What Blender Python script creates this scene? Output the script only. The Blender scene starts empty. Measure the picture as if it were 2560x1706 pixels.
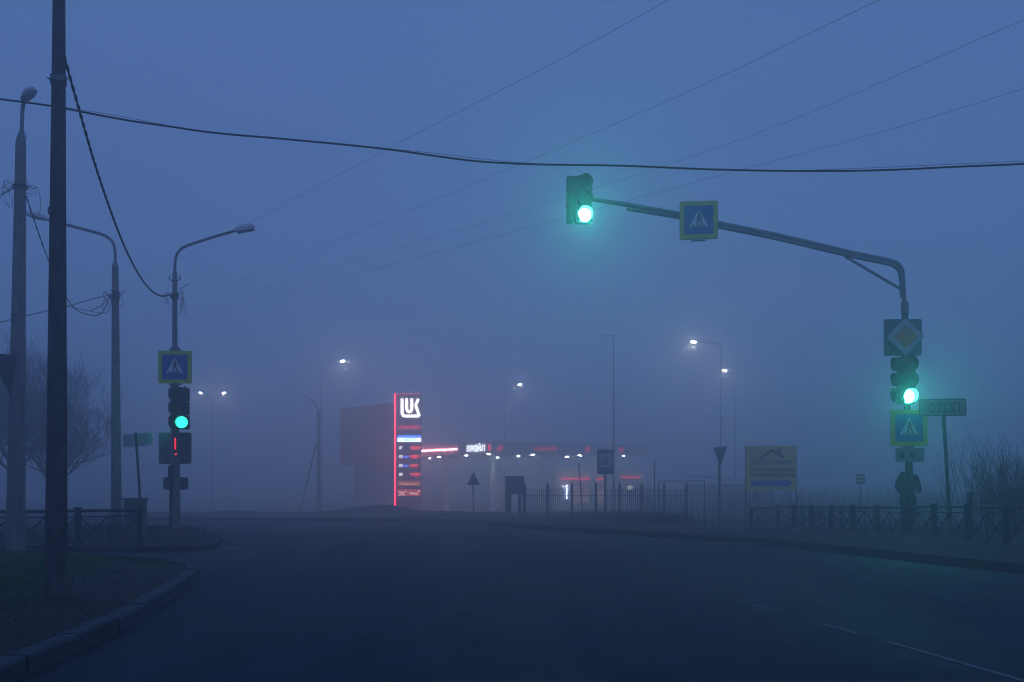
import bpy, bmesh, math, random
from mathutils import Vector, Matrix
R = math.radians
random.seed(7)
sc = bpy.context.scene
COL = sc.collection

# ------------------------------------------------------------------ camera
F = 2489.0            # focal length in source pixels (35 mm lens, 36 mm sensor, 2560 px wide)
HY = 1190.0           # image row of the horizon
CAMZ = 1.5
cam_d = bpy.data.cameras.new('camera')
cam = bpy.data.objects.new('camera', cam_d); COL.objects.link(cam)
cam.location = (0, 0, CAMZ); cam.rotation_euler = (R(90), 0, 0)
cam_d.sensor_width = 36; cam_d.lens = 35.0
cam_d.shift_y = (HY - 853.0) / 2560.0
cam_d.clip_start = 0.1; cam_d.clip_end = 2000
sc.camera = cam

# ------------------------------------------------------------------ world: foggy blue dusk
w = bpy.data.worlds.new('World'); sc.world = w; w.use_nodes = True
nt = w.node_tree; nt.nodes.clear()
sky = nt.nodes.new('ShaderNodeTexSky'); sky.sky_type = 'NISHITA'; sky.sun_disc = False
sky.sun_elevation = R(1.0); sky.sun_rotation = R(160); sky.air_density = 1.2; sky.dust_density = 2.0; sky.ozone_density = 6.0
bg1 = nt.nodes.new('ShaderNodeBackground'); bg1.inputs[1].default_value = 0.006
bg2 = nt.nodes.new('ShaderNodeBackground'); bg2.inputs[0].default_value = (0.080, 0.157, 0.388, 1); bg2.inputs[1].default_value = 1.0
addn = nt.nodes.new('ShaderNodeAddShader'); wo = nt.nodes.new('ShaderNodeOutputWorld')
nt.links.new(sky.outputs[0], bg1.inputs[0]); nt.links.new(bg1.outputs[0], addn.inputs[0])
nt.links.new(bg2.outputs[0], addn.inputs[1]); nt.links.new(addn.outputs[0], wo.inputs[0])

sc.view_settings.view_transform = 'Standard'; sc.view_settings.look = 'None'
sc.view_settings.exposure = 0.0; sc.view_settings.gamma = 1.0
sc.render.engine = 'CYCLES'
cy = sc.cycles
cy.use_denoising = True
cy.max_bounces = 8; cy.diffuse_bounces = 2; cy.glossy_bounces = 2; cy.volume_bounces = 6; cy.transmission_bounces = 2
cy.sample_clamp_indirect = 3.0
cy.use_light_tree = True
cy.filter_width = 1.1

# ------------------------------------------------------------------ helpers
def W(x, y, Y):
    """world point seen at source pixel (x, y) at depth Y"""
    return Vector(((x - 1280.0) / F * Y, Y, CAMZ - (y - HY) / F * Y))

ZT = [(-100, 0), (19, 0), (22, -.02), (25.5, -.06), (30, -.15), (37, -.31), (45, -.54), (55, -.84), (71, -1.18), (87, -1.75), (100, -2.03), (115, -2.4), (400, -2.4)]
def z0(Y):
    for (a, za), (b, zb) in zip(ZT, ZT[1:]):
        if Y <= b: return za + (zb - za) * (Y - a) / (b - a)
    return ZT[-1][1]

def sst(a, b, v): t = max(0, min(1, (v-a)/(b-a))); return t*t*(3-2*t)
def dip(x, y): return 1.1*sst(29.5, 35, y)*sst(6.2, 8.0, x)
def zg(x, y): return z0(y)-dip(x, y)

MATS = {}
def mat(name, col, rough=.8, metal=0., var=.25, scale=6., bump=0., emit=None, es=0., col2=None, stretch=(1, 1, 1)):
    if name in MATS: return MATS[name]
    m = bpy.data.materials.new(name); m.use_nodes = True
    t = m.node_tree; b = t.nodes['Principled BSDF']
    b.inputs['Roughness'].default_value = rough; b.inputs['Metallic'].default_value = metal
    tc = t.nodes.new('ShaderNodeTexCoord'); mp = t.nodes.new('ShaderNodeMapping')
    mp.inputs['Scale'].default_value = stretch
    nz = t.nodes.new('ShaderNodeTexNoise'); nz.inputs['Scale'].default_value = scale; nz.inputs['Detail'].default_value = 6; nz.inputs['Roughness'].default_value = .65
    t.links.new(tc.outputs['Object'], mp.inputs[0]); t.links.new(mp.outputs[0], nz.inputs[0])
    rp = t.nodes.new('ShaderNodeValToRGB')
    c2 = col2 or tuple(c * (1 - var) for c in col)
    c1 = tuple(min(1, c * (1 + var * .5)) for c in col)
    rp.color_ramp.elements[0].position = .35; rp.color_ramp.elements[0].color = (*c2, 1)
    rp.color_ramp.elements[1].position = .68; rp.color_ramp.elements[1].color = (*c1, 1)
    t.links.new(nz.outputs[0], rp.inputs[0]); t.links.new(rp.outputs[0], b.inputs['Base Color'])
    if bump:
        bp = t.nodes.new('ShaderNodeBump'); bp.inputs['Strength'].default_value = bump; bp.inputs['Distance'].default_value = .02
        t.links.new(nz.outputs[0], bp.inputs['Height']); t.links.new(bp.outputs[0], b.inputs['Normal'])
    if emit:
        b.inputs['Emission Color'].default_value = (*emit, 1); b.inputs['Emission Strength'].default_value = es
    MATS[name] = m
    return m

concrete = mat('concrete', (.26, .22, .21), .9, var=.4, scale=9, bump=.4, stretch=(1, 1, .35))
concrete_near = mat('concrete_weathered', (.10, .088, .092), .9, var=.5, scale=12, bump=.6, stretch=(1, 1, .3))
steel = mat('galvanised_steel', (.22, .24, .25), .55, .3, var=.25)
dark_steel = mat('dark_steel', (.05, .06, .065), .6, .2)
lamp_grey = mat('lamp_grey', (.80, .77, .77), .5)
cable_m = mat('cable_rubber', (.015, .017, .02), .7)
wire_m = mat('bare_wire', (.04, .045, .05), .6, .3)
housing = mat('signal_housing', (.03, .035, .035), .6)
lens_off = mat('lens_dark', (.02, .02, .02), .3)
sign_back = mat('sign_back', (.13, .15, .155), .55, .3, var=.25, scale=3)
yg = mat('yellow_green_film', (.62, .74, .05), .6, var=.08)
blue_f = mat('blue_film', (.008, .12, .46), .5, var=.1)
white_f = mat('white_film', (.80, .82, .84), .5, var=.12)
black_f = mat('black_film', (.012, .012, .015), .5)
orange_f = mat('orange_film', (.62, .27, .05), .5, var=.12)
fence_p = mat('fence_paint', (.016, .028, .045), .6, var=.4, scale=14)
bark = mat('bark', (.05, .042, .038), .9)
kerb_m = mat('kerb_concrete', (.050, .056, .078), .92, var=.5, scale=5, bump=.5)
kerb_r = mat('kerb_dusty', (.055, .05, .055), .92, var=.5, scale=5, bump=.5)
soil_m = mat('soil', (.018, .016, .015), .97, var=.6, scale=7, bump=1.)
verge_m = mat('verge_soil', (.030, .025, .026), .97, var=.5, scale=2.2, bump=1.)
green_on = mat('green_signal', (.1, .8, .7), .3, emit=(.05, 1.0, .72), es=135, var=0)
green_mid = mat('green_signal_dim', (.1, .8, .7), .3, emit=(.03, .95, .52), es=2.6, var=0)
GREEN_PLATE_FILL = mat('green_plate_fill', (.1, .8, .7), .3, emit=(.01, .9, .6), es=45, var=0)  # unseen left-facing lens, added to throw green light on the street plate

class MB:
    def __init__(s, M=None): s.v = []; s.f = []; s.mi = []; s.M = M or Matrix.Identity(4); s.k = 0
    def add(s, vs, fs, m=0):
        n = len(s.v)
        s.v += [s.M @ Vector(p) for p in vs]
        for f in fs: s.f.append(tuple(n + i for i in f)); s.mi.append(m)
    def box(s, c, d, m=0, rot=None):
        c = Vector(c); h = [q / 2 for q in d]; vs = []
        for sx, sy, sz in ((-1,-1,-1),(1,-1,-1),(1,1,-1),(-1,1,-1),(-1,-1,1),(1,-1,1),(1,1,1),(-1,1,1)):
            p = Vector((sx*h[0], sy*h[1], sz*h[2]))
            if rot: p = rot @ p
            vs.append(c + p)
        s.add(vs, [(0,3,2,1),(4,5,6,7),(0,1,5,4),(1,2,6,5),(2,3,7,6),(3,0,4,7)], m)
    def bar(s, a, b, wd, m=0):
        """square bar between two points"""
        s.tube([a, b], [wd * .7071] * 2, 4, m)
    def tube(s, pts, rad, n=8, m=0, cap=True, tw=math.pi/4, flat=1.0):
        pts = [Vector(p) for p in pts]
        if not hasattr(rad, '__len__'): rad = [rad] * len(pts)
        ref = None; vs = []; fs = []
        for i, p in enumerate(pts):
            a = pts[max(i-1, 0)]; b = pts[min(i+1, len(pts)-1)]
            t = (b - a).normalized()
            if ref is None:
                ref = Vector((0, 1, 0)) if abs(t.y) < .9 else Vector((1, 0, 0))
            u = (ref - t * ref.dot(t)).normalized(); ref = u
            q = t.cross(u)
            for k in range(n):
                an = 2*math.pi*k/n + tw
                vs.append(p + (u * math.cos(an) * flat + q * math.sin(an)) * rad[i])
        for i in range(len(pts)-1):
            for k in range(n):
                k2 = (k+1) % n
                fs.append((i*n+k, i*n+k2, (i+1)*n+k2, (i+1)*n+k))
        if cap:
            fs.append(tuple(range(n-1, -1, -1))); L = (len(pts)-1)*n; fs.append(tuple(range(L, L+n)))
        s.add(vs, fs, m)
    def prism(s, poly, y0, y1, m=0):
        """outline in x,z; y0 is the front (towards -y)"""
        n = len(poly)
        vs = [(x, y0, z) for x, z in poly] + [(x, y1, z) for x, z in poly]
        fs = [tuple(range(n)), tuple(range(2*n-1, n-1, -1))]
        for i in range(n):
            j = (i+1) % n; fs.append((i, i+n, j+n, j))
        s.add(vs, fs, m)
    def disc(s, cx, cz, r, y0, y1, m=0, n=20):
        s.prism([(cx + r*math.cos(2*math.pi*k/n), cz + r*math.sin(2*math.pi*k/n)) for k in range(n)], y0, y1, m)
    def stroke(s, pts, wd, y0, y1, m=0):
        for (ax, az), (bx, bz) in zip(pts, pts[1:]):
            s.k += 1; e = (s.k % 7) * .0004
            dx, dz = bx-ax, bz-az; L = math.hypot(dx, dz) or 1; ux, uz = -dz/L*wd/2, dx/L*wd/2
            ex, ez = dx/L*wd*.25, dz/L*wd*.25
            s.prism([(ax+ux-ex, az+uz-ez), (ax-ux-ex, az-uz-ez), (bx-ux+ex, bz-uz+ez), (bx+ux+ex, bz+uz+ez)], y0-e, y1, m)
    def rrect(s, cx, cz, wd, h, r, y0, y1, m=0):
        p = []
        for (sx, sz, a0) in ((1,1,0),(-1,1,90),(-1,-1,180),(1,-1,270)):
            for k in range(4):
                a = R(a0 + 30*k); p.append((cx+sx*(wd/2-r)+r*math.cos(a), cz+sz*(h/2-r)+r*math.sin(a)))
        s.prism(p, y0, y1, m)
    def text(s, body, cx, cz, wd, h, y0, dep, m=0, shear=0, bold=0.):
        c = bpy.data.curves.new('t', 'FONT'); c.body = body; c.extrude = dep/2; c.offset = bold; c.shear = shear; c.resolution_u = 4
        o = bpy.data.objects.new('t', c); COL.objects.link(o)
        bpy.context.view_layer.update()
        me = bpy.data.meshes.new_from_object(o.evaluated_get(bpy.context.evaluated_depsgraph_get()))
        vs = [v.co.copy() for v in me.vertices]; fs = [tuple(p.vertices) for p in me.polygons]
        bpy.data.objects.remove(o); bpy.data.meshes.remove(me)
        x0 = min(v.x for v in vs); x1 = max(v.x for v in vs); a0 = min(v.y for v in vs); a1 = max(v.y for v in vs)
        s.add([(cx + ((v.x-x0)/(x1-x0)-.5)*wd, y0 - v.z, cz + ((v.y-a0)/(a1-a0)-.5)*h) for v in vs], fs, m)
    def build(s, name, mats, parent=None, smooth=True, kind=None, label=None):
        if not isinstance(mats, (list, tuple)): mats = [mats]
        off = parent.matrix_world.translation if parent else Vector((0, 0, 0))
        if parent:
            q = parent
            off = Vector((0, 0, 0))
            while q: off = off + q.location; q = q.parent
        me = bpy.data.meshes.new(name)
        me.from_pydata([tuple(p - off) for p in s.v], [], s.f)
        for mm in mats: me.materials.append(mm)
        me.polygons.foreach_set('material_index', s.mi)
        if smooth:
            me.shade_smooth(); me.set_sharp_from_angle(angle=R(35))
        me.validate(); me.update()
        o = bpy.data.objects.new(name, me); COL.objects.link(o)
        if parent: o.parent = parent
        if kind: o['kind'] = kind
        if label: o['label'] = label
        return o

def thing(name, loc, label, cat, group=None):
    o = bpy.data.objects.new(name, None); COL.objects.link(o); o.location = loc; o.empty_display_size = .2
    o['label'] = label; o['category'] = cat
    if group: o['group'] = group
    return o
def tag(o, label, cat, group=None, kind=None):
    o['label'] = label; o['category'] = cat
    if group: o['group'] = group
    if kind: o['kind'] = kind
    return o
def yaw(loc, deg): return Matrix.Translation(loc) @ Matrix.Rotation(R(deg), 4, 'Z')
def lerp(a, b, t): return a + (b - a) * t
def smooth_path(pts, n=6):
    pts = [Vector(p) for p in pts]; out = []
    P = [pts[0]*2-pts[1]] + pts + [pts[-1]*2-pts[-2]]
    for i in range(1, len(P)-2):
        for k in range(n):
            t = k/n
            out.append(.5*((2*P[i]) + (P[i+1]-P[i-1])*t + (2*P[i-1]-5*P[i]+4*P[i+1]-P[i+2])*t*t + (3*P[i]-P[i-1]-3*P[i+1]+P[i+2])*t**3))
    out.append(pts[-1]); return out
def inside(x, y, poly):
    c = False; j = len(poly)-1
    for i in range(len(poly)):
        xi, yi = poly[i]; xj, yj = poly[j]
        if (yi > y) != (yj > y) and x < (xj-xi)*(y-yi)/(yj-yi)+xi: c = not c
        j = i
    return c

# ------------------------------------------------------------------ setting: ground, road, verges, kerbs
def hnoise(x, y):
    return (math.sin(x*1.7+y*.9)+math.sin(x*.63-y*1.31+2)+math.sin(x*3.1+y*2.3+1)*.5)*.33
def sheet(name, xs, ys, zf, m, kind='structure'):
    b = MB(); vs = [(x, y, zf(x, y)) for y in ys for x in xs]; n = len(xs)
    fs = [(j*n+i, j*n+i+1, (j+1)*n+i+1, (j+1)*n+i) for j in range(len(ys)-1) for i in range(n-1)]
    b.add(vs, fs); return b.build(name, m, kind=kind)
def fr(a, b, st):
    out = []; x = a
    while x < b - 1e-6: out.append(x); x += st
    return out + [b]
YS = sorted(set([-20, -5, 0] + [round(v, 2) for v in fr(5, 60, 1.0)] + [a for a, _ in ZT if 5 < a < 300] + fr(62, 120, 3) + fr(130, 320, 20)))
ground_m = mat('ground_earth', (.05, .045, .045), .97, var=.4, scale=1.2, bump=.6)
sheet('ground', sorted(set(fr(-150, 150, 10)+[float(v) for v in range(5, 10)])), YS, lambda x, y: zg(x, y)-.06, ground_m)

# asphalt
def asphalt():
    m = bpy.data.materials.new('asphalt'); m.use_nodes = True; t = m.node_tree; b = t.nodes['Principled BSDF']
    tc = t.nodes.new('ShaderNodeTexCoord')
    def noise(sc_, det, st=(1, 1, 1), rot=0):
        mp = t.nodes.new('ShaderNodeMapping'); mp.inputs['Scale'].default_value = st; mp.inputs['Rotation'].default_value = (0, 0, rot)
        n = t.nodes.new('ShaderNodeTexNoise'); n.inputs['Scale'].default_value = sc_; n.inputs['Detail'].default_value = det
        t.links.new(tc.outputs['Object'], mp.inputs[0]); t.links.new(mp.outputs[0], n.inputs[0]); return n
    big = noise(.45, 4, (1, .18, 1), .35); fine = noise(60, 3); mid = noise(2.2, 6, (1, .5, 1), .3)
    r1 = t.nodes.new('ShaderNodeValToRGB'); r1.color_ramp.elements[0].position = .3; r1.color_ramp.elements[1].position = .7
    r1.color_ramp.elements[0].color = (.003, .008, .015, 1); r1.color_ramp.elements[1].color = (.040, .056, .085, 1)
    mx = t.nodes.new('ShaderNodeMath'); mx.operation = 'MULTIPLY_ADD'; mx.inputs[1].default_value = .55
    t.links.new(mid.outputs[0], mx.inputs[0])
    m2 = t.nodes.new('ShaderNodeMath'); m2.operation = 'MULTIPLY'; m2.inputs[1].default_value = .5
    t.links.new(big.outputs[0], m2.inputs[0]); t.links.new(m2.outputs[0], mx.inputs[2])
    t.links.new(mx.outputs[0], r1.inputs[0])
    mf = t.nodes.new('ShaderNodeMixRGB'); mf.blend_type = 'MULTIPLY'; mf.inputs[0].default_value = .5
    rf = t.nodes.new('ShaderNodeValToRGB'); rf.color_ramp.elements[0].position = .35; rf.color_ramp.elements[1].position = .6; rf.color_ramp.elements[0].color = (.4, .4, .4, 1)
    t.links.new(fine.outputs[0], rf.inputs[0]); t.links.new(r1.outputs[0], mf.inputs[1]); t.links.new(rf.outputs[0], mf.inputs[2])
    t.links.new(mf.outputs[0], b.inputs['Base Color'])
    rr = t.nodes.new('ShaderNodeMapRange'); rr.inputs[1].default_value = .35; rr.inputs[2].default_value = .65; rr.inputs[3].default_value = .62; rr.inputs[4].default_value = .9
    t.links.new(big.outputs[0], rr.inputs[0]); t.links.new(rr.outputs[0], b.inputs['Roughness'])
    bp = t.nodes.new('ShaderNodeBump'); bp.inputs['Strength'].default_value = .5; bp.inputs['Distance'].default_value = .006
    t.links.new(fine.outputs[0], bp.inputs['Height']); t.links.new(bp.outputs[0], b.inputs['Normal'])
    b.inputs['Specular IOR Level'].default_value = .15
    return m
sheet('road', sorted(set(fr(-90, 90, 5)+[6.2, 6.8, 7.4, 8.0])), [y for y in YS if y <= 66], lambda x, y: zg(x, y), asphalt())

def area(name, poly, hf, m, step=.6, kind='structure'):
    bm = bmesh.new(); f = bm.faces.new([bm.verts.new((x, y, 0)) for x, y in poly])
    x0 = min(p[0] for p in poly); x1 = max(p[0] for p in poly); y0 = min(p[1] for p in poly); y1 = max(p[1] for p in poly)
    def cuts(a, b, ax):
        st = step; v = a + st
        while v < b:
            co = (v, 0, 0) if ax == 0 else (0, v, 0); no = (1, 0, 0) if ax == 0 else (0, 1, 0)
            bmesh.ops.bisect_plane(bm, geom=bm.verts[:]+bm.edges[:]+bm.faces[:], dist=1e-5, plane_co=co, plane_no=no)
            v += st; 
    cuts(x0, x1, 0); cuts(y0, y1, 1)
    for v in bm.verts: v.co.z = zg(v.co.x, v.co.y) + hf(v.co.x, v.co.y)
    bmesh.ops.recalc_face_normals(bm, faces=bm.faces[:])
    if sum(fc.normal.z for fc in bm.faces) < 0: bmesh.ops.reverse_faces(bm, faces=bm.faces[:])
    me = bpy.data.meshes.new(name); bm.to_mesh(me); bm.free(); me.materials.append(m); me.shade_smooth()
    o = bpy.data.objects.new(name, me); COL.objects.link(o); o['kind'] = kind
    return o
def dist_line(x, y, path):
    d = 1e9
    for (ax, ay), (bx, by) in zip(path, path[1:]):
        L = (bx-ax)**2+(by-ay)**2; t = max(0, min(1, ((x-ax)*(bx-ax)+(y-ay)*(by-ay))/L)) if L else 0
        d = min(d, math.hypot(x-ax-t*(bx-ax), y-ay-t*(by-ay)))
    return d
def kerb(name, path, m, wd=.15, h=.15, inner=1, stone=1.0):
    """kerbstones laid along path; inner=+1 puts the width to the left of the path direction"""
    P = smooth_path([(x, y, 0) for x, y in path], 8)
    # resample by length
    pts = [P[0]]; acc = 0
    b = MB(); seg = []; L = 0
    cum = [0]
    for a, c in zip(P, P[1:]): cum.append(cum[-1] + (c-a).length)
    def pt(d):
        for i in range(len(cum)-1):
            if d <= cum[i+1]: return P[i].lerp(P[i+1], (d-cum[i])/max(1e-9, cum[i+1]-cum[i]))
        return P[-1]
    d = 0
    rnd = random.Random(5)
    while d < cum[-1] - .2:
        e = min(d + stone, cum[-1]) - .015
        a, c = pt(d), pt(e); t = (c-a).normalized(); nn = Vector((-t.y, t.x, 0)) * inner
        j = rnd.uniform(-.012, .012); hj = h + rnd.uniform(-.014, .01)
        vs = []
        for p in (a, c):
            zb = z0(p.y); q = p + nn*j
            for off, z in ((0, -.1), (0, hj-.02), (.02, hj), (wd, hj), (wd, -.1)):
                vs.append((q.x+nn.x*off, q.y+nn.y*off, zb+z))
        fs = [(i, i+5, (i+1) % 5+5, (i+1) % 5) for i in range(5)] + [(0, 1, 2, 3, 4), (9, 8, 7, 6, 5)]
        b.add(vs, fs); d += stone
    return b.build(name, m, smooth=False, kind='structure')

# near left island
isl_path = [(-3.35, 1.5), (-3.45, 4.), (-3.58, 6.4), (-3.68, 8.3), (-3.74, 9.4), (-3.86, 10.4), (-4.15, 12.2), (-4.50, 14.2), (-4.78, 15.1), (-5.35, 16.0), (-6.8, 17.0), (-7.9, 17.6), (-9.9, 18.9), (-14, 20.6), (-22, 23.5)]
isl_s = [(p.x, p.y) for p in smooth_path([(x, y, 0) for x, y in isl_path], 4)]
isl_poly = isl_s + [(-26, 23), (-26, 1.5)]
def isl_h(x, y):
    d = dist_line(x, y, isl_path); e = min(1, max(0, (d-.12)/.8))
    return .125 + .03*e + .035*hnoise(x*2.2, y*2.2)*e + .02*random.random()*e + .05*math.exp(-((x+5.0)**2+(y-10.8)**2)/.12)
area('verge_near', isl_poly, isl_h, soil_m, .28)
kerb('kerb_near', isl_path, kerb_m, wd=.16, h=.16, inner=1)
# far left verge carrying the lamp posts
fl_path = [(-30, 26.5), (-15, 22.6), (-11, 20.3), (-8.4, 19.6), (-6.9, 19.5), (-6.15, 20.2), (-6.35, 21.6), (-7.2, 24.5), (-9.5, 28.5), (-14, 33), (-30, 40)]
fl_s = [(p.x, p.y) for p in smooth_path([(x, y, 0) for x, y in fl_path], 4)]
def fl_h(x, y):
    d = dist_line(x, y, fl_path); e = min(1, max(0, (d-.1)/1.2))
    return .11 + .05*hnoise(x*1.5, y*1.5)*e + .22*math.exp(-((x+8.0)**2/1.6+(y-23.2)**2/1.2)) + .24*math.exp(-((x+8.9)**2/.35+(y-22.)**2/.3))*e + .15*math.exp(-((x+9.6)**2/3+(y-25.)**2/3))
area('verge_left', fl_s, fl_h, verge_m, .45)
kerb('kerb_left', fl_path, kerb_r, wd=.15, h=.13, inner=1)
# right and far verge
rt_path = [(9.6, 10.5), (8.7, 13.2), (7.9, 15.3), (7.3, 16.8), (6.6, 18.9), (5.7, 21.6), (4.3, 24.2), (2.8, 26.5), (1.0, 30), (-.4, 34.5), (-1.6, 38.5), (-4, 42), (-8, 43.5), (-16, 44.5), (-30, 46), (-60, 49)]
rt_s = [(p.x, p.y) for p in smooth_path([(x, y, 0) for x, y in rt_path], 4)]
rt_poly = rt_s + [(-60, 74), (60, 74), (60, 10.5)]
def rt_h(x, y):
    d = dist_line(x, y, rt_path); e = min(1, max(0, (d-.15)/1.5))
    h = .10 + .05*hnoise(x*1.1, y*1.1)*e
    h += .22*math.exp(-((y-(59+.05*x))/3.0)**2)*e*max(0, min(1, (4-x)/6)) * (1+.6*hnoise(x*.5, 3))
    h += .34*math.exp(-((x+7.6)**2/4+(y-59)**2/6)) + .22*math.exp(-((x+2.0)**2/9+(y-51)**2/6))
    h += .10*e*math.exp(-((y-21)/7)**2)*max(0, min(1, (x-7)/2))
    return h
area('verge_right', rt_poly, rt_h, verge_m, .8)
kerb('kerb_right', rt_path[::-1], kerb_r, wd=.15, h=.15, inner=1)

# worn lane line and a pale patch on the road
paint = mat('worn_paint', (.20, .21, .23), .8, var=.9, scale=14, col2=(.03, .033, .04))
b = MB()
def dash(x0, y0, x1, y1, wd):
    a = Vector((x0, y0, 0)); c = Vector((x1, y1, 0)); t = (c-a).normalized(); n = Vector((-t.y, t.x, 0))*wd/2
    N = 6; vs = []
    for k in range(N+1):
        p = a.lerp(c, k/N); vs += [(p.x-n.x, p.y-n.y, z0(p.y)+.004), (p.x+n.x, p.y+n.y, z0(p.y)+.004)]
    b.add(vs, [(2*k, 2*k+1, 2*k+3, 2*k+2) for k in range(N)])
dash(3.95, 6.2, 3.39, 9.02, .055); dash(3.29, 9.4, 3.14, 10.1, .05); dash(2.95, 10.98, 2.79, 11.6, .045); dash(2.61, 12.1, 2.47, 12.5, .04)
b.build('lane_line', paint, kind='structure')
b = MB(); b.v = []
N = 14
b.add([(-5.9+.20*math.cos(6.283*k/N)*(1+.2*math.sin(k*2.1)), 20.9+.32*math.sin(6.283*k/N)*(1+.2*math.sin(k*1.3)), z0(20.9)+.006) for k in range(N)], [tuple(range(N))])
b.build('road_patch', mat('pale_patch', (.10, .11, .12), .7, var=.4, scale=10), kind='structure')

# ------------------------------------------------------------------ grass
def blades(name, pts, hmin, hmax, wd, m, lean=.4, label=None, cat=None):
    b = MB(); vs = []; fs = []
    for (x, y, z) in pts:
        h = random.uniform(hmin, hmax); a = random.uniform(0, 6.283); l = random.uniform(0, lean)*h; ww = wd*random.uniform(.6, 1.3)
        dx, dy = math.cos(a), math.sin(a); n = len(vs)
        sx, sy = -dy*ww/2, dx*ww/2
        vs += [(x-sx, y-sy, z-.01), (x+sx, y+sy, z-.01), (x+sx*.6+dx*l*.4, y+sy*.6+dy*l*.4, z+h*.6), (x-sx*.6+dx*l*.4, y-sy*.6+dy*l*.4, z+h*.6), (x+dx*l, y+dy*l, z+h)]
        fs += [(n, n+1, n+2, n+3), (n+3, n+2, n+4)]
    b.add([Vector(v) for v in vs], fs)
    o = b.build(name, m, smooth=False, kind='stuff')
    if label: o['label'] = label; o['category'] = cat
    return o
grass_m = mat('grass_green', (.018, .15, .045), .8, var=.5, scale=3)
dry_m = mat('grass_dry', (.026, .022, .016), .9, var=.5, scale=4)
pts = []; dpts = []
while len(pts) < 60000:
    x = random.uniform(-13, -3.6); y = random.uniform(5.2, 21)
    if not inside(x, y, isl_poly): continue
    d = dist_line(x, y, isl_path)
    if d < .25: continue
    side = y < 15.2
    dens = min(1, max(0, (d-(1.15 if side else .25) + .5*hnoise(x*3, y*3))/.9)) if side else 1
    if y < 9.6: dens *= max(0, 1-(9.6-y)/2.2)
    if random.random() < dens: pts.append((x, y, isl_h(x, y)-.012))
while len(dpts) < 5000:
    x = random.uniform(-8, -3.5); y = random.uniform(4.5, 15)
    if inside(x, y, isl_poly) and dist_line(x, y, isl_path) > .2 and hnoise(x*5, y*5) > -.2: dpts.append((x, y, isl_h(x, y)-.012))
blades('grass', pts, .03, .08, .015, grass_m, .7, 'short green grass on the kerbed verge around the near pole', 'grass')
blades('withered_grass', dpts, .012, .05, .010, dry_m, 1.6, 'sparse brown withered grass and leaves beside the near kerb', 'grass')
pts = []
while len(pts) < 9000:
    x = random.uniform(-14, -6.2); y = random.uniform(19.6, 30)
    if inside(x, y, fl_s) and dist_line(x, y, fl_path) > .3: pts.append((x, y, z0(y)+fl_h(x, y)-.02))
while len(pts) < 26000:
    x = random.uniform(0, 16); y = random.uniform(13, 42)
    if inside(x, y, rt_poly) and dist_line(x, y, rt_path) > .5+.5*hnoise(x, y)+max(0, .8-.1*x): pts.append((x, y, z0(y)+rt_h(x, y)-.03))
blades('verge_grass', pts, .03, .12, .010, mat('grass_dead', (.028, .022, .018), .95, var=.4), .8, 'low withered grass on the far verges along the road', 'grass')
# clods of soil on the near island
b = MB()
for i in range(170):
    x = random.uniform(-7, -3.7); y = random.uniform(4.5, 13)
    if not inside(x, y, isl_poly) or dist_line(x, y, isl_path) < .22: continue
    r = random.uniform(.006, .018); z = isl_h(x, y)
    if i < 14: x = -5.12+random.uniform(-.28, .2); y = 10.55+random.uniform(-.12, .1); r = random.uniform(.03, .07); z = .16
    vs = []
    for k in range(6):
        a = k*1.047; vs.append((x+r*math.cos(a)*random.uniform(.7, 1.2), y+r*math.sin(a)*random.uniform(.7, 1.2), z-.01))
    for k in range(5):
        a = k*1.257; vs.append((x+r*.6*math.cos(a), y+r*.6*math.sin(a), z+r*random.uniform(.5, .8)))
    fs = [(k, (k+1) % 6, 6+(k % 5)) for k in range(6)] + [(6, 7, 8, 9, 10)] + [(6+k, (k+1) % 6, 6+(k+1) % 5) for k in range(5)]
    b.add(vs, fs)
tag(b.build('soil_clods', mat('clod', (.016, .013, .012), .97, var=.4), smooth=False, kind='stuff'), 'dark clods of earth scattered round the foot of the near pole', 'soil')

# ------------------------------------------------------------------ poles with lamps
def lamp_head(b, p, d, L=.55, wd=.2, h=.1):
    """cobra-type lamp: p neck point, d direction, lofted body"""
    d = Vector(d).normalized(); u = d.cross(Vector((0, 0, 1))).normalized(); n = u.cross(d)
    prof = [(0, .05, .04), (.12, .085, .055), (.3, wd/2*.9, h*.55), (.6, wd/2, h*.6), (.88, wd/2*.85, h*.45), (1, wd/2*.45, h*.2)]
    vs = []; K = 10
    for t, a, hh in prof:
        c = Vector(p) + d*L*t
        for k in range(K):
            an = 2*math.pi*k/K; vs.append(c + u*a*math.cos(an) + n*(hh*math.sin(an) if math.sin(an) > 0 else hh*.45*math.sin(an)))
    fs = [(i*K+k, i*K+(k+1) % K, (i+1)*K+(k+1) % K, (i+1)*K+k) for i in range(len(prof)-1) for k in range(K)]
    fs += [tuple(range(K-1, -1, -1)), tuple(range((len(prof)-1)*K, len(prof)*K))]
    b.add(vs, fs)
def sq_pole(base, top, wb, wt, tw, m, parent, name='pole', n=8):
    b = MB(); base = Vector(base); top = Vector(top); K = 9
    # chamfered square section
    pts = [base.lerp(top, k/K) for k in range(K+1)]
    vs = []; 
    for i, p in enumerate(pts):
        wd = lerp(wb, wt, i/K)/2
        for sx, sy in ((1, .78), (.78, 1), (-.78, 1), (-1, .78), (-1, -.78), (-.78, -1), (.78, -1), (1, -.78)):
            x, y = sx*wd, sy*wd
            vs.append((p.x+x*math.cos(tw)-y*math.sin(tw), p.y+x*math.sin(tw)+y*math.cos(tw), p.z))
    fs = [(i*8+k, i*8+(k+1) % 8, (i+1)*8+(k+1) % 8, (i+1)*8+k) for i in range(K) for k in range(8)] + [tuple(range(7, -1, -1)), tuple(range(K*8, K*8+8))]
    b.add(vs, fs); return b.build(name, m, parent)

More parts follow.
